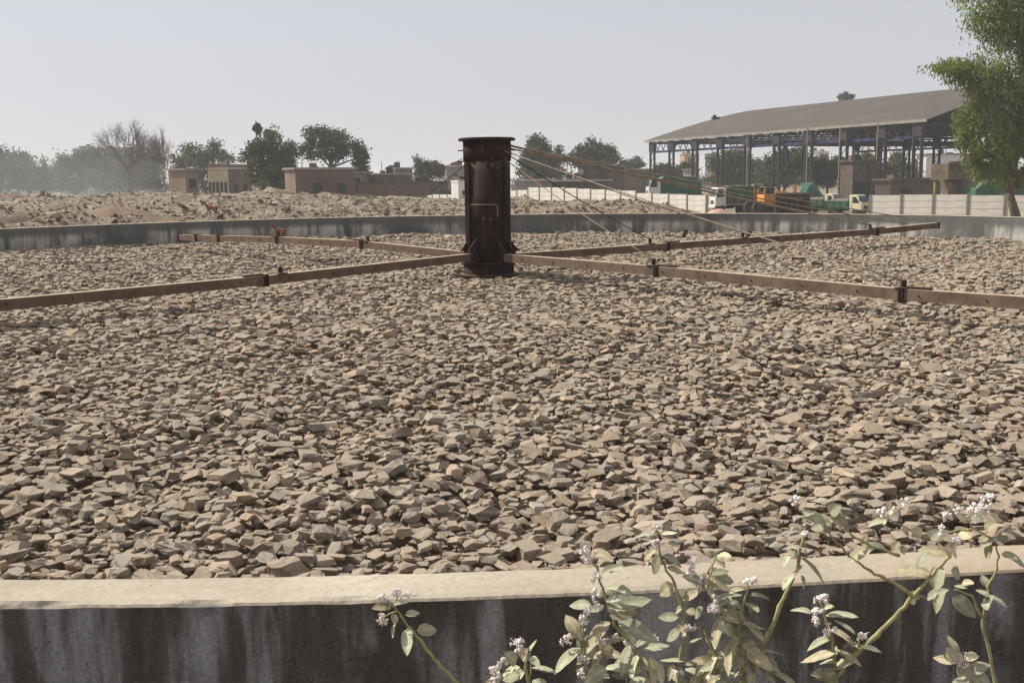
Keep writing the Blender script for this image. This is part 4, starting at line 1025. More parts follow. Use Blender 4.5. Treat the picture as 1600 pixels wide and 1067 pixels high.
def skip():
    p = ground_at(1238, 98); root = tag(empty('skip_container', p, rad(-12)), 'large dark open framed skip container beside the orange loader', 'container')
    w, h, d = 3.0, 2.05, 1.9
    part(root, 'back_panel', M_DARK, lambda mb: mb.box((0, d / 2, h / 2 + 0.05), (w, 0.08, h)))
    part(root, 'floor', M_DARK, lambda mb: mb.box((0, 0, 0.12), (w, d, 0.12)))
    part(root, 'top', M_DARK, lambda mb: mb.box((0, 0.1, h + 0.05), (w, d, 0.1)))
    for s in (-1, 1): part(root, 'side_panel', M_DARK, lambda mb: mb.box((s * w / 2, 0, h / 2 + 0.05), (0.08, d, h)))
    for x in (-1.45, 1.05, 1.45): part(root, 'frame_post', M_RUST, lambda mb: mb.box((x, -d / 2, h / 2 + 0.05), (0.14, 0.14, h)))
    for z in (0.2, h - 0.35, h - 0.02): part(root, 'frame_rail', M_TAN, lambda mb: mb.box((0, -d / 2 - 0.02, z), (w, 0.1, 0.12)))
    for x in (-0.5, 0.0, 0.5): part(root, 'stiffener', M_TAN, lambda mb: mb.box((x, d / 2 - 0.1, h * 0.45), (0.12, 0.1, h * 0.7)))
    part(root, 'lifting_post', M_ORANGE, lambda mb: mb.box((0.25, 0.2, h + 0.45), (0.34, 0.3, 0.75)))
    part(root, 'top_bar', M_ORANGE, lambda mb: mb.box((-0.85, -0.3, h + 0.18), (0.8, 0.2, 0.14)))
skip()
p = ground_at(1270, 112)
mb = MB(); mb.add([(-2.0, -1, 0), (1.8, -1, 0), (1.6, 1, 0), (-1.8, 1, 0), (-0.6, -0.6, 2.6), (0.2, 0.3, 3.0), (-1.0, 0.2, 2.9), (1.2, -0.5, 1.2)], [(0, 1, 7, 4), (1, 2, 5, 7), (4, 7, 5), (2, 3, 6, 5), (3, 0, 4, 6), (4, 5, 6)])
tag(mb.build('tarpaulin', M_TARP), 'green tarpaulin draped over a tall pile behind the skip', 'tarpaulin').location = p

# ------------------------------------------------------------------ trees
def leaf_cloud(name, centers, radii, n, size, mat, parent, droop=0.0, seed=0, subs=16, spread=0.30, aspect=0.55):
    """leaf-sized quads in uneven clumps through each lobe of the crown"""
    r = np.random.RandomState(seed); C = np.array(centers, float); Rr = np.array(radii, float)
    vol = Rr.prod(1) ** 0.7; cnt = np.maximum(20, (n * vol / vol.sum()).astype(int)); Ps, Br = [], []
    for c, R, k in zip(C, Rr, cnt):
        d = r.normal(0, 1, (subs, 3)); d /= np.linalg.norm(d, axis=1, keepdims=True); d[:, 2] = d[:, 2] * 0.9 + 0.1
        sub = c + d * R * (r.uniform(0.35, 1.12, (subs, 1)))
        w = r.randint(0, subs, k); q = r.normal(0, 1, (k, 3)) * spread * R
        if droop: q[:, 2] -= np.abs(r.normal(0, 1, k)) * droop * R[2]
        Ps.append(sub[w] + q); Br.append(np.exp(r.normal(0, 0.2, subs))[w])
    P = np.concatenate(Ps); B = np.concatenate(Br); N = len(P)
    a = r.normal(0, 1, (N, 3)); 
    if droop: a[:, 2] -= 1.6
    a /= np.linalg.norm(a, axis=1, keepdims=True); b = np.cross(a, r.normal(0, 1, (N, 3))); b /= np.linalg.norm(b, axis=1, keepdims=True)
    s = size * r.uniform(0.6, 1.35, (N, 1)); a *= s; b *= s * (aspect if not droop else 0.36)
    V = np.stack([P - a, P + b * 0.9, P + a, P - b * 0.9], 1).reshape(-1, 3)
    Fq = np.arange(N * 4).reshape(N, 4)
    t = np.stack([B * r.uniform(.9, 1.15, N), B, B * r.uniform(.8, 1.1, N)], 1) * np.exp(r.normal(0, .14, (N, 1)))
    return np_mesh(name, V, Fq, mat, np.repeat(t, 4, 0), parent)
def tree(name, label, px, base_y, Y, lobes, n, size, mat, trunk_r=0.25, droop=0.0, seed=0, group=None, z0=None, spread=0.23, bark=None, fork=0.35, leader=False, subs=16):
    """lobes: (px, py, half width px, half height px) ellipses of the crown as they stand at distance Y"""
    b = at(px, base_y, Y); z0 = terrain(b.x, b.y) - 0.1 if z0 is None else z0
    root = tag(empty(name, (b.x, Y, z0)), label, 'tree', group); k = Y / FPX; rnd = random.Random(seed)
    cs, rs = [], []
    for i, (lx, ly, w, h) in enumerate(lobes):
        dy = rnd.uniform(-0.6, 0.6) * w * k if len(lobes) > 1 else 0
        c = at(lx, ly, Y + dy); cs.append(c); rs.append((w * k, w * k * rnd.uniform(0.8, 1.0), h * k))
    cr = leaf_cloud('crown', cs, rs, int(n * (1.9 if Y > 100 else 1.0)), size * (0.68 if Y > 100 else 1.0), mat, None, droop, seed, subs=subs, spread=spread); cr.parent = root; cr.matrix_parent_inverse = parent_inv(root)
    mb = MB(); base = Vector((b.x, Y, z0)); lo = min(c.z - r[2] for c, r in zip(cs, rs)); top = max(c.z for c in cs)
    cx = sum(c.x for c in cs) / len(cs); fk = Vector((b.x * 0.6 + cx * 0.4, Y, z0 + max(0.8, (lo - z0) * 0.9 if lo > z0 + 1 else (top - z0) * fork)))
    mb.tube([base, base.lerp(fk, 0.5) + Vector((rnd.uniform(-.2, .2), 0, 0)), fk], [trunk_r * 1.25, trunk_r, trunk_r * 0.85], 9)
    if leader: mb.tube([fk, base.lerp(Vector((base.x, Y, top)), 0.6) + Vector((0.25, 0, 0)), Vector((base.x - 0.2, Y, top + 1))], [trunk_r * 0.85, trunk_r * 0.6, trunk_r * 0.25], 9)
    for c, r in zip(cs, rs):
        if leader:
            hd = math.hypot(c.x - base.x, c.y - base.y); fk = Vector((base.x, Y, max(z0 + 3.0, c.z - 0.45 * hd - r[2] * 0.5)))
        m_ = fk.lerp(c, 0.5) + Vector((rnd.uniform(-.3, .3), rnd.uniform(-.3, .3), 0.1)) * trunk_r * 3
        mb.tube([fk - Vector((0, 0, trunk_r)), m_, c], [trunk_r * 0.6, trunk_r * 0.42, trunk_r * 0.2], 7)
        for q in range(7):
            d = Vector((rnd.gauss(0, 1), rnd.gauss(0, 1), rnd.gauss(0.2, 0.8))).normalized()
            e = c + Vector((d.x * r[0], d.y * r[1], d.z * r[2])) * 0.85; s_ = m_.lerp(c, rnd.uniform(0.2, 1))
            mb.tube([s_, s_.lerp(e, 0.5) + Vector((0, 0, 0.1 * r[2])), e], [trunk_r * 0.22, trunk_r * 0.14, trunk_r * 0.05], 5)
    mb.build('trunk', bark or M_BARK, root, smooth=True)
    return root
r_ = random.Random(9); cs_, rs_ = [], []
for px in range(-120, 1720, 9):
    Yd = r_.uniform(300, 420); c_ = at(px, 285, Yd); h_ = r_.uniform(2.2, 4.2); cs_.append((c_.x, Yd, h_ * 0.8)); rs_.append((r_.uniform(2.5, 5), 3, h_))
tag(leaf_cloud('distant_woods', cs_, rs_, 42000, 0.42, M_LEAF_DARK, None, seed=31, subs=10), 'far hazy belt of scrub and trees along the horizon', 'woods', kind='stuff')
GL = 'hazy trees behind the dump'
tree('broadleaf_tree', 'dark rounded tree cut by the left picture edge', 6, 300, 190, [(2, 252, 26, 24), (-18, 262, 24, 26), (8, 284, 26, 14), (-30, 286, 26, 14)], 3500, 0.42, M_LEAF_DARK, 0.3, seed=1, group=GL)
tree('broadleaf_tree', 'low hazy olive tree second from the left edge', 45, 300, 185, [(38, 262, 26, 20), (62, 268, 20, 20), (28, 280, 24, 18), (58, 288, 26, 12)], 4000, 0.40, M_LEAF_FAR, 0.25, seed=2, group=GL)
tree('broadleaf_tree', 'broad hazy tree left of the bare tree', 118, 300, 200, [(112, 262, 26, 24), (140, 256, 26, 24), (92, 276, 22, 18), (150, 276, 26, 18), (110, 290, 30, 10), (84, 290, 20, 10)], 5500, 0.42, M_LEAF_FAR, 0.28, seed=3, group=GL)
tree('broadleaf_tree', 'dark hazy tree directly behind the bare tree trunk', 190, 300, 215, [(178, 264, 28, 24), (210, 262, 26, 24), (236, 264, 22, 22), (200, 280, 36, 16), (175, 290, 26, 10), (232, 286, 24, 12)], 5500, 0.45, M_LEAF_DARK, 0.28, seed=4, group=GL)
tree('broadleaf_tree', 'pale round tree between the bare tree and the yellow house', 320, 300, 195, [(296, 250, 24, 17), (332, 243, 24, 18), (350, 248, 14, 13), (310, 262, 26, 12), (300, 280, 24, 14), (345, 270, 18, 14)], 4500, 0.36, M_LEAF_FAR, 0.25, seed=5, group=GL)
tree('neem_tree', 'light green tree with two dark tufts above the yellow house', 422, 300, 138, [(400, 243, 20, 24), (428, 236, 18, 26), (450, 244, 16, 18), (410, 268, 22, 16), (440, 265, 22, 16), (424, 284, 22, 14)], 6500, 0.30, M_LEAF_FAR, 0.22, seed=6)
tree('palm_tufted_tree', 'thin dark tree whose two tufts rise above the light green tree', 412, 290, 142, [(403, 203, 7, 8), (421, 210, 9, 6)], 500, 0.32, M_LEAF_DARK, 0.09, seed=7, fork=0.55)
tree('spreading_tree', 'wide spreading tree behind the long brick house', 512, 300, 150, [(500, 214, 24, 18), (530, 220, 28, 18), (556, 234, 22, 16), (482, 236, 18, 18), (520, 240, 26, 14), (572, 246, 8, 8)], 3300, 0.30, M_LEAF_DARK, 0.26, seed=8, spread=0.22)
tree('low_tree', 'small dark tree at the right end of the long brick house', 564, 300, 152, [(562, 256, 9, 12), (570, 266, 8, 8)], 1100, 0.28, M_LEAF_DARK, 0.12, seed=9)
tree('low_tree', 'small green tree left of the column above the brown lean-to', 668, 300, 168, [(658, 262, 11, 14), (676, 262, 14, 14), (668, 274, 18, 12), (690, 268, 10, 10)], 2600, 0.32, M_LEAF_FAR, 0.16, seed=10)
tree('dense_tree', 'tall dense tree just right of the column', 846, 300, 178, [(842, 232, 18, 16), (858, 250, 20, 20), (830, 256, 20, 20), (846, 268, 30, 14)], 5500, 0.36, M_LEAF_DARK, 0.26, seed=11)
tree('dense_tree', 'dense tree between the column and the shed, behind the workshop', 930, 300, 188, [(928, 238, 18, 16), (910, 246, 18, 14), (950, 244, 16, 16), (930, 256, 34, 12)], 5000, 0.36, M_LEAF_DARK, 0.26, seed=12)
tree('low_tree', 'thin low tree left of the first shed column', 985, 300, 215, [(978, 258, 10, 7), (996, 256, 12, 8)], 1300, 0.36, M_LEAF_FAR, 0.14, seed=13)
GS = 'trees seen through the shed'
tree('shed_side_tree', 'dark shrubby tree under the leftmost shed bays', 1045, 300, 205, [(1040, 272, 22, 16), (1066, 268, 16, 13), (1052, 284, 26, 12)], 3600, 0.4, M_LEAF_DARK, 0.2, seed=14, group=GS)
tree('shed_side_tree', 'olive tree behind the garbage truck seen through the shed', 1142, 300, 205, [(1128, 256, 20, 18), (1150, 256, 20, 20), (1172, 262, 18, 16), (1140, 276, 34, 14)], 5500, 0.4, M_LEAF_FAR, 0.22, seed=15, group=GS)
tree('shed_side_tree', 'wide olive tree behind the loader and skip under the shed', 1225, 300, 200, [(1206, 262, 20, 18), (1232, 256, 22, 22), (1256, 256, 18, 22), (1225, 278, 40, 14)], 6500, 0.4, M_LEAF_FAR, 0.24, seed=16, group=GS)
tree('shed_side_tree', 'dark tree under the shed above the cream trucks', 1292, 300, 200, [(1280, 264, 16, 18), (1304, 266, 18, 16), (1292, 280, 30, 12)], 4000, 0.4, M_LEAF_DARK, 0.22, seed=17, group=GS)
tree('shed_side_tree', 'tree seen through the right shed bays behind the brick bunker', 1408, 300, 215, [(1352, 252, 18, 12), (1402, 256, 20, 14), (1450, 254, 18, 10), (1410, 270, 40, 12)], 4500, 0.42, M_LEAF_FAR, 0.22, seed=18, group=GS)
tree('roof_top_tree', 'dark treetop peeping over the shed ridge', 1323, 300, 260, [(1317, 151, 6, 6), (1327, 152, 7, 5), (1322, 172, 14, 18)], 2400, 0.4, M_LEAF_DARK, 0.3, seed=19, fork=0.6)
big = tree('eucalyptus_tree', 'big bright green tree at the right edge before the shed', 1592, 342, 72,
     [(1548, 28, 34, 32), (1590, 40, 36, 44), (1625, 30, 40, 60), (1514, 100, 28, 18), (1474, 103, 32, 11), (1496, 118, 24, 13), (1562, 112, 36, 34), (1600, 130, 36, 40), (1530, 142, 26, 26), (1510, 182, 24, 24), (1548, 190, 32, 32), (1586, 200, 28, 36), (1530, 226, 26, 24), (1562, 238, 24, 24), (1505, 215, 14, 20), (1640, 150, 40, 60), (1580, -30, 60, 50), (1640, 230, 26, 34), (1600, 268, 16, 14), (1545, 262, 24, 18), (1574, 276, 20, 18), (1518, 250, 16, 14)],
     36000, 0.14, M_LEAF_BIG, 0.30, droop=0.45, seed=20, spread=0.20, leader=True, subs=24)
def bare_tree(label, px, base_y, ytop, Y, seed, w=1.0):
    b = at(px, base_y, Y); z0 = terrain(b.x, b.y) - 0.2; H = at(px, ytop, Y).z - z0; rnd = random.Random(seed)
    root = tag(empty('bare_tree', (b.x, Y, z0)), label, 'tree'); trunk = MB(); tw = MB()
    def grow(p, d, L, r, lev):
        q = p + d * L; mid = p.lerp(q, 0.5) + Vector((rnd.gauss(0, 1), rnd.gauss(0, 1), 0)) * L * 0.06
        (trunk if lev < 2 else tw).tube([p, mid, q], [r, r * 0.82, r * 0.62], 6 if lev < 2 else 3, caps=False)
        if lev >= 6: return
        for k in range(3 if 0 < lev < 5 else (6 if lev == 0 else 2)):
            a = rnd.uniform(0, 2 * math.pi); sp_ = rnd.uniform(0.22, 0.62)
            x = d.orthogonal().normalized(); y = d.cross(x)
            nd = (d * math.cos(sp_) + (x * math.cos(a) + y * math.sin(a)) * math.sin(sp_) * w + Vector((0, 0, 0.14))).normalized()
            grow(p.lerp(q, rnd.uniform(0.55, 1.0)), nd, L * rnd.uniform(0.62, 0.84), r * 0.60, lev + 1)
    grow(Vector((b.x, Y, z0)), Vector((0.02, 0, 1)), H * 0.33, H * 0.020, 0)
    trunk.build('trunk', M_BARK_DRY, root); tag(tw.build('twigs', M_BARK_DRY, root), kind='stuff')
bare_tree('tall leafless grey tree standing at left of the dump', 202, 305, 176, 150, 3, 1.25)
bare_tree('small leafless tree right beside the tall bare tree', 256, 300, 208, 165, 8, 0.7)

# ------------------------------------------------------------------ milkweed growing against the near wall
M_MLEAF = tinted('milkweed_leaf', (0.44, 0.42, 0.315), scale=60, bstr=0.35, bdist=0.002, trans=0.15, rough=0.95)
LEAF_RND = random.Random(77)
def leaf_mesh(L, w, fold, curl, parent, base, tipdir, updir, tint):
    """one broad opposite leaf: rounded outline, folded midrib, slight curl"""
    n = 7; V = []; F = []
    for i in range(n + 1):
        t = i / n; ww = w / 2 * (math.sin(math.pi * min(1, t ** 0.82 * 0.97 + 0.03)) ** 0.72) if 0 < i < n else w * 0.02
        zc = -curl * L * t * t + 0.02 * L * math.sin(t * 5)
        for s in (-1, -0.5, 0, 0.5, 1):
            V.append((t * L, s * ww, zc + abs(s) * ww * fold + 0.03 * w * LEAF_RND.gauss(0, 0.5) * abs(s)))
    for i in range(n):
        for k in range(4): a = i * 5 + k; F.append((a, a + 1, a + 6, a + 5))
    x = tipdir.normalized(); z = (updir - x * updir.dot(x)); z = z.normalized() if z.length > 1e-4 else x.orthogonal().normalized(); y = z.cross(x)
    M = np.array([x[:], y[:], z[:]]); W_ = np.array(V) @ M + np.array(base[:])
    o = np_mesh('leaf', W_ - np.array(base[:]), np.array(F), M_MLEAF, np.array([np.array(tint) * ((1.22 if k % 5 == 2 else (0.93 if k % 5 in (1, 3) else 1.02)) + LEAF_RND.gauss(0, 0.05)) for k in range(len(V))]), parent, smooth=True)
    o.location = Vector(base) - parent.location
    return o
def flower(parent, c, r, seed):
    """cluster of waxy buds and open five-lobed blossoms"""
    rnd = random.Random(seed); mb = MB(); n = max(4, min(18, int(r * 850)))
    for i in range(n):
        d = Vector((rnd.gauss(0, 1), rnd.gauss(0, 1), rnd.gauss(0.3, 0.8))).normalized(); q = d * r * rnd.uniform(0.5, 1.0); s = rnd.uniform(0.0028, 0.0050)
        mb.tube([d * r * 0.1, q], 0.0009, 4, caps=False)
        if rnd.random() < 0.55:
            mb.tube([q - d * s, q - d * s * 0.4, q + d * s * 0.5, q + d * s * 1.2], [s * 0.5, s * 1.0, s * 0.95, s * 0.2], 6)
        else:
            x = d.orthogonal().normalized(); y = d.cross(x)
            for k in range(5):
                a = 2 * math.pi * k / 5; e = x * math.cos(a) + y * math.sin(a); f = x * math.cos(a + .5) + y * math.sin(a + .5); g = x * math.cos(a - .5) + y * math.sin(a - .5)
                mb.add([q, q + f * s * 1.1 + d * s * .3, q + e * s * 2.0 + d * s * .7, q + g * s * 1.1 + d * s * .3], [(0, 1, 2, 3)])
            mb.tube([q, q + d * s * 0.9], [s * 0.5, s * 0.35], 5)
    o = mb.build('flower_cluster', M_PETAL, parent, parts_world=False); o.location = Vector(c) - parent.location
def shrub(label, Y, conv, stems, leaves, flowers, seed, thick=0.0055, slant=0.0, extra=0):
    cv = lambda q: conv(*q[:2]); rnd = random.Random(seed)
    p0 = at(*cv(stems[0][0]), Y); root = tag(empty('milkweed_shrub', (p0.x, Y, 0)), label, 'shrub', 'milkweed growing against the near wall')
    def P(q):
        x, y = cv(q); return at(x, y, Y + slant * (1000 - y) / 1000.0)
    for i, st in enumerate(stems):
        pts = [P(q) for q in st]; r0 = st[0][2] if len(st[0]) > 2 else thick
        if cv(st[0])[1] > 1030:
            g = Vector((pts[0].x * 0.7 + p0.x * 0.3, Y - 0.04, -0.05)); pts = [g, g.lerp(pts[0], 0.55) + Vector((0.03 * rnd.gauss(0, 1), 0, 0))] + pts
        n = len(pts); dense = []
        for a, b in zip(pts[:-1], pts[1:]):
            for k in range(4): dense.append(a.lerp(b, k / 4) + Vector((rnd.gauss(0, 1), rnd.gauss(0, 1), rnd.gauss(0, 1))) * 0.0012)
        dense.append(pts[-1]); m_ = len(dense)
        mb = MB(); mb.tube(dense, [0.82 * r0 * (1.15 - 0.75 * k / m_) * (1.25 if k % 4 == 0 else 1) for k in range(m_)], 8)
        o = mb.build('stem', M_STEM, root, smooth=True)
    leaves = list(leaves)
    for _ in range(extra):               # smaller shaded leaves low in the clump
        st = stems[rnd.randrange(len(stems))]; a, b2 = st[0], st[1]; t = rnd.uniform(0, 1); x = a[0] + (b2[0] - a[0]) * t + rnd.uniform(-40, 40); y = a[1] + (b2[1] - a[1]) * t
        an = rnd.uniform(0, 2 * math.pi); ln = rnd.uniform(60, 150); leaves.append((x, y, x + ln * math.cos(an), y + ln * 0.7 * math.sin(an), rnd.uniform(0.25, 0.6) * ln))
    for q in leaves:
        bx, by, tx, ty, w = q; b = P((bx, by)); t = P((tx, ty))
        b.y += rnd.uniform(-0.02, 0.02); t.y = b.y + rnd.uniform(-0.05, 0.03)
        k = b.y / FPX; s0 = conv(0, 0); s1 = conv(100, 0); sc = (s1[0] - s0[0]) / 100.0
        wm = w * sc * k; d = t - b; L = d.length
        ratio = wm / max(L, 1e-4)
        if ratio < 0.42:                 # leaf seen on edge: real width kept, turned towards the eye
            real = L * rnd.uniform(0.42, 0.52); ang = math.asin(min(1, wm / real))
        else: real = wm; ang = rad(rnd.uniform(55, 80))
        tocam = (Vector((0, 0, CAMZ)) - b).normalized(); x = d.normalized()
        nface = (tocam - x * tocam.dot(x)).normalized(); ned = x.cross(nface)
        if ned.z < 0: ned = -ned
        up = nface * math.sin(ang) + ned * math.cos(ang)
        g = rnd.gauss(0, 1); br = math.exp(rnd.gauss(0, 0.16)); dusty = rnd.random() < 0.35
        tint = (br * (1.05 if dusty else 0.95), br * (0.98 if dusty else 1.0), br * (0.88 if dusty else 0.95))
        leaf_mesh(L * 1.08, real * 1.06, rnd.uniform(0.08, 0.45), rnd.uniform(-0.04, 0.26), root, b, d, up, tint)
    for i, (fx, fy, r) in enumerate(flowers):
        c = P((fx, fy)); c.y -= 0.01; s0 = conv(0, 0); s1 = conv(100, 0)
        flower(root, c, max(0.008, 0.92 * r * (s1[0] - s0[0]) / 100.0 * Y / FPX), seed * 50 + i)
Z1 = lambda x, y: (860 + x / 3.996, 800 + y / 3.996)
Z2 = lambda x, y: (1100 + x / 3.592, 770 + y / 3.592)
Z3 = lambda x, y: (1340 + x / 3.366, 750 + y / 3.366)
Z4 = lambda x, y: (560 + x / 5.0, 900 + y / 5.0)
shrub('milkweed sprig leaning left, alone before the dark wall', 2.24, Z4,
  [[(770, 835), (640, 700), (540, 580), (480, 490), (400, 400), (330, 300), (270, 230)], [(270, 230, .0025), (195, 160)], [(270, 230, .0025), (315, 125)], [(300, 270, .0025), (190, 325)], [(270, 230, .0022), (370, 140)]],
  [(250, 240, 145, 185, 60), (270, 215, 385, 180, 32), (300, 280, 275, 350, 74), (360, 330, 465, 335, 54), (390, 390, 400, 512, 96), (450, 450, 605, 470, 104), (300, 350, 260, 400, 15), (240, 235, 262, 178, 36)],
  [(190, 150, 38), (310, 120, 38), (375, 135, 22), (180, 310, 36), (200, 332, 22)], 1)
shrub('short milkweed top at the bottom edge left of the main clump', 2.10, Z4,
  [[(1330, 835), (1310, 720), (1290, 620), (1240, 530)], [(1100, 835, .004), (1085, 770), (1130, 665)], [(1330, 835, .003), (1350, 720), (1345, 600)]],
  [(1230, 660, 1150, 560, 110), (1280, 650, 1315, 550, 110), (1340, 600, 1402, 600, 60), (1340, 570, 1390, 520, 25), (1262, 700, 1110, 740, 48), (1350, 720, 1530, 700, 38), (1262, 790, 1130, 825, 120), (1360, 780, 1490, 835, 120), (1000, 840, 1010, 790, 32), (1300, 760, 1210, 840, 90)],
  [(1240, 515, 72), (1140, 655, 42), (1080, 680, 36), (1060, 720, 32), (1085, 770, 36), (1050, 815, 44)], 2)
shrub('densest milkweed clump with broad leaves in front of the wall', 2.16, Z1,
  [[(640, 1067), (560, 890), (400, 690), (340, 520), (290, 350), (215, 240)], [(235, 1067), (225, 900), (205, 820), (205, 680)], [(480, 1067, .003), (455, 1010)], [(320, 930, .003), (330, 830)], [(205, 830, .003), (165, 780), (100, 790)], [(560, 890, .004), (500, 810)]],
  [(285, 290, 362, 248, 46), (320, 390, 452, 352, 52), (272, 338, 178, 348, 34), (345, 488, 492, 462, 52), (340, 530, 482, 474, 54), (252, 568, 122, 592, 62), (312, 622, 212, 612, 48), (350, 600, 615, 560, 96), (362, 640, 534, 608, 92), (420, 680, 634, 742, 104), (372, 670, 206, 822, 78), (192, 840, 22, 902, 62), (165, 765, 108, 668, 88), (332, 800, 448, 760, 46), (282, 850, 168, 922, 74), (342, 950, 218, 986, 98), (330, 1000, 482, 955, 38), (512, 830, 434, 952, 78), (562, 890, 500, 1002, 54), (570, 850, 724, 808, 52), (622, 900, 642, 1062, 62), (680, 880, 724, 865, 26), (430, 690, 540, 790, 80), (250, 1010, 330, 1067, 70), (660, 940, 700, 1060, 60)],
  [(210, 235, 34), (245, 290, 38), (280, 400, 42), (285, 500, 38), (290, 570, 44), (205, 660, 44), (95, 790, 48), (200, 910, 38), (185, 990, 44), (320, 800, 32), (400, 770, 28), (490, 805, 32), (225, 600, 30), (640, 775, 12)], 3, extra=24)
shrub('milkweed with a tall leafy shoot rising over the coping, mid clump', 2.26, Z1,
  [[(800, 1067), (815, 900), (832, 760), (830, 620), (770, 440), (690, 290), (660, 110)], [(900, 1067, .0045), (1040, 890), (960, 750), (900, 700)], [(1119, 700, .004), (1030, 560), (950, 460), (890, 350)], [(950, 480, .003), (1000, 340), (1040, 270)]],
  [(660, 150, 528, 156, 27), (690, 145, 788, 130, 24), (695, 195, 794, 184, 27), (660, 215, 578, 278, 42), (695, 260, 814, 312, 48), (695, 290, 642, 428, 68), (662, 250, 588, 332, 22), (732, 360, 836, 386, 48), (790, 405, 895, 426, 22), (760, 430, 686, 506, 92), (800, 500, 852, 552, 46), (832, 570, 948, 500, 52), (800, 650, 688, 672, 62), (822, 600, 778, 652, 42), (842, 700, 788, 690, 62), (812, 740, 736, 824, 68), (830, 920, 702, 942, 27), (870, 812, 944, 790, 24), (850, 1000, 934, 995, 38), (960, 600, 900, 690, 60), (1060, 640, 990, 780, 50), (1040, 560, 1119, 530, 36), (920, 640, 860, 640, 50), (1040, 270, 990, 240, 30), (1040, 260, 1090, 220, 26), (1040, 280, 1075, 310, 48), (980, 470, 1085, 432, 26), (1010, 880, 880, 975, 34), (1040, 890, 1119, 860, 60)],
  [(655, 90, 48), (655, 185, 27), (880, 320, 34), (870, 370, 38), (930, 430, 48), (1020, 590, 44), (850, 720, 54), (790, 985, 38), (945, 400, 30), (1030, 525, 18)], 4, extra=24)
shrub('milkweed with a bare stem bearing drooping leaves against the coping', 2.20, Z2,
  [[(210, 1067, .0085), (300, 930), (345, 820), (430, 640), (500, 480), (530, 370), (560, 240)], [(260, 1000, .005), (190, 800), (110, 670), (50, 560), (10, 500), (60, 380)], [(190, 800, .0035), (215, 640), (245, 540), (250, 490)], [(100, 1067, .004), (60, 920), (0, 770)]],
  [(510, 430, 398, 456, 30), (510, 400, 558, 482, 64), (550, 470, 582, 548, 24), (530, 350, 642, 438, 22), (520, 345, 422, 356, 14), (545, 300, 448, 300, 22), (550, 310, 602, 352, 16), (240, 550, 132, 530, 22), (250, 560, 364, 576, 24), (230, 600, 262, 598, 26), (75, 600, 208, 563, 32), (240, 640, 298, 692, 18), (190, 655, 248, 692, 18), (160, 745, 318, 740, 16), (110, 680, 28, 802, 48), (200, 800, 82, 918, 54), (70, 910, -5, 988, 34), (165, 990, 98, 1062, 34), (282, 950, 168, 1022, 30), (300, 870, 424, 862, 20), (210, 860, 80, 955, 116), (300, 940, 448, 1004, 116), (310, 930, 180, 820, 96), (350, 1000, 524, 1032, 28), (230, 1000, 262, 1067, 46), (215, 640, 130, 625, 40), (60, 920, 150, 990, 60), (330, 1010, 400, 1067, 50), (80, 1000, 20, 1060, 44)],
  [(570, 230, 34), (235, 485, 27), (280, 490, 18), (60, 580, 18), (50, 640, 38)], 5, extra=34)
shrub('milkweed with a long thick yellow-green stem sweeping up right', 2.08, Z2,
  [[(690, 1067, .0085), (760, 1000), (862, 888), (970, 800), (1075, 690), (1180, 575), (1285, 455), (1385, 350)],
   [(1180, 575, .0045), (1120, 535), (990, 465), (934, 440), (800, 340), (670, 190)], [(1090, 350, .0035), (934, 297), (830, 240), (750, 180)], [(1180, 575, .0035), (1300, 605)],
   [(740, 1067, .005), (730, 900), (715, 800), (680, 700), (655, 600)], [(862, 888, .003), (872, 800)]],
  [(690, 700, 828, 653, 34), (610, 690, 516, 674, 32), (685, 670, 717, 628, 27), (700, 800, 567, 832, 37), (700, 795, 824, 795, 24), (740, 940, 662, 962, 27), (730, 880, 566, 962, 48), (740, 890, 844, 884, 27), (730, 990, 636, 1042, 74), (700, 1067, 744, 1048, 74), (862, 810, 773, 758, 22), (864, 830, 944, 798, 24), (862, 842, 773, 830, 20), (866, 868, 798, 868, 18), (872, 850, 950, 842, 26),
   (690, 150, 598, 192, 64), (720, 150, 824, 192, 84), (680, 160, 558, 98, 54), (710, 120, 742, 58, 74), (660, 130, 682, 192, 64), (600, 100, 538, 78, 44), (760, 110, 800, 130, 60),
   (1385, 350, 1245, 345, 70), (1405, 340, 1318, 265, 96), (1395, 330, 1450, 350, 86), (1352, 425, 1298, 542, 96), (1374, 425, 1460, 468, 76), (1362, 555, 1298, 672, 66), (1374, 555, 1470, 640, 92), (1415, 585, 1518, 672, 66), (1202, 415, 1230, 335, 50), (1268, 448, 1116, 436, 66), (1180, 560, 1212, 600, 34)],
  [(655, 595, 44), (640, 660, 38), (620, 710, 34), (700, 760, 38), (500, 30, 38), (880, 800, 16), (1405, 260, 14), (1330, 190, 14), (1332, 225, 16)], 6, extra=8)
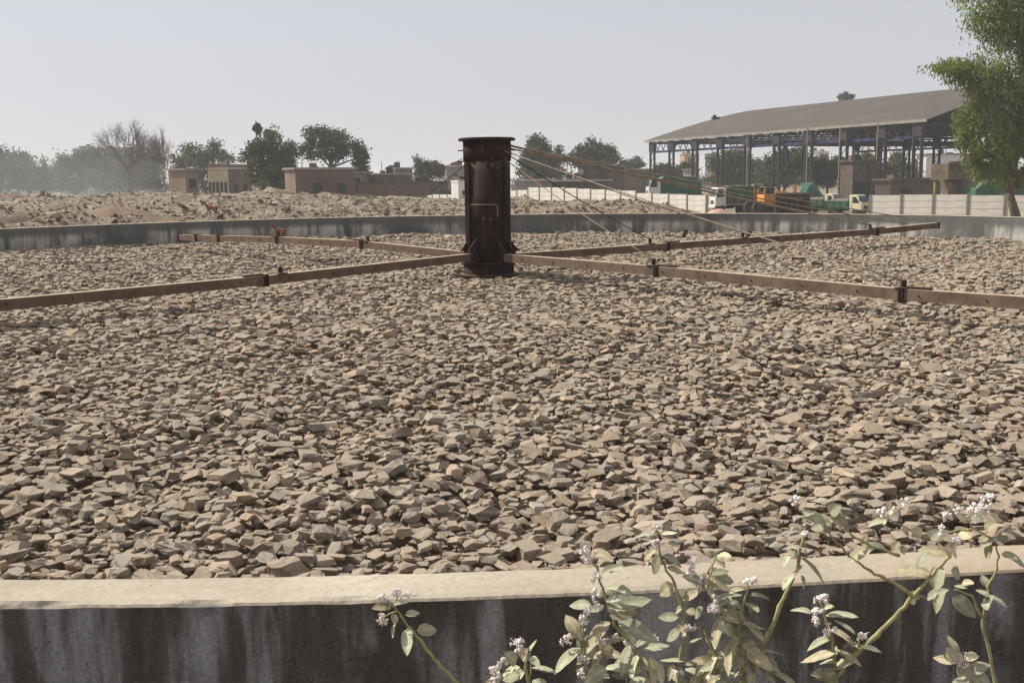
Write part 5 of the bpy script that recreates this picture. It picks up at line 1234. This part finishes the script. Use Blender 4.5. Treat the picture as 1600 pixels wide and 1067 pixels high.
shrub('tall milkweed at far right, its flower heads over the stones', 2.34, Z3,
  [[(722, 1067, .0052), (690, 880), (660, 760), (670, 640), (690, 560), (730, 470), (740, 400), (710, 300)], [(655, 720, .004), (600, 610), (510, 575)], [(710, 310, .003), (600, 250), (590, 170)], [(600, 260, .003), (480, 270), (380, 310), (340, 290)], [(380, 310, .0025), (230, 240), (130, 190)]],
  [(690, 572, 690, 526, 54), (680, 612, 606, 595, 18), (690, 615, 764, 638, 24), (680, 602, 638, 574, 27), (342, 290, 288, 258, 64), (370, 300, 404, 248, 64), (360, 330, 328, 384, 54), (572, 210, 706, 203, 44), (602, 300, 556, 288, 64), (702, 310, 636, 312, 76), (700, 282, 756, 236, 66), (722, 310, 806, 298, 48), (700, 332, 656, 390, 44), (742, 370, 838, 402, 38), (742, 372, 784, 368, 44), (200, 160, 128, 218, 28), (150, 215, 56, 216, 28), (562, 552, 514, 556, 22), (550, 542, 572, 508, 32), (572, 552, 594, 530, 27), (230, 330, 180, 380, 44), (220, 350, 280, 400, 40), (600, 220, 540, 190, 50)],
  [(120, 170, 42), (240, 105, 28), (180, 150, 16), (470, 180, 28), (510, 150, 34), (640, 140, 64), (680, 85, 34), (595, 160, 40)], 7)
shrub('low milkweed rosette at the bottom right edge', 1.98, Z3,
  [[(560, 1067, .006), (552, 1000), (548, 945)]],
  [(530, 940, 520, 856, 48), (505, 940, 478, 886, 64), (560, 920, 604, 896, 54), (525, 970, 440, 970, 48), (570, 990, 655, 938, 74), (540, 1010, 466, 1064, 96), (590, 1010, 660, 1032, 74), (560, 980, 548, 1056, 74), (560, 1040, 616, 1067, 64), (540, 960, 600, 1010, 80)],
  [(545, 935, 44), (562, 965, 18)], 8)

# ------------------------------------------------------------------ dusty air
mt = bpy.data.materials.new('dusty_air'); mt.use_nodes = True; nt = mt.node_tree
for n in list(nt.nodes):
    if n.type != 'OUTPUT_MATERIAL': nt.nodes.remove(n)
pv = nt.nodes.new('ShaderNodeVolumePrincipled'); pv.inputs['Density'].default_value = 0.00055; pv.inputs['Color'].default_value = (0.90, 0.93, 0.97, 1); pv.inputs['Anisotropy'].default_value = 0.0
nt.links.new(pv.outputs[0], nt.nodes['Material Output'].inputs['Volume'])
mb = MB(); mb.box((0, 1600, 13.5), (12000, 12000, 30)); tag(mb.build('haze', mt), 'pale dusty air over the yard', 'haze', kind='stuff')
# smoke drifting over the left end of the dump
mt = bpy.data.materials.new('smoke'); mt.use_nodes = True; nt = mt.node_tree
for n in list(nt.nodes):
    if n.type != 'OUTPUT_MATERIAL': nt.nodes.remove(n)
pv = nt.nodes.new('ShaderNodeVolumePrincipled'); pv.inputs['Density'].default_value = 0.0065; pv.inputs['Color'].default_value = (0.86, 0.91, 0.95, 1)
nt.links.new(pv.outputs[0], nt.nodes['Material Output'].inputs['Volume'])
bm = bmesh.new(); bmesh.ops.create_icosphere(bm, subdivisions=4, radius=1.0)
for v in bm.verts: v.co *= 1 + 0.35 * noise.noise(v.co * 1.6)
me = bpy.data.meshes.new('smoke'); bm.to_mesh(me); bm.free(); me.materials.append(mt)
o = bpy.data.objects.new('smoke', me); COL.objects.link(o); c_ = at(70, 285, 150); o.location = (c_.x - 4, 150, 4.0); o.scale = (26, 14, 6.5)
tag(o, 'thin blue smoke drifting over the left of the dump', 'smoke', kind='stuff')
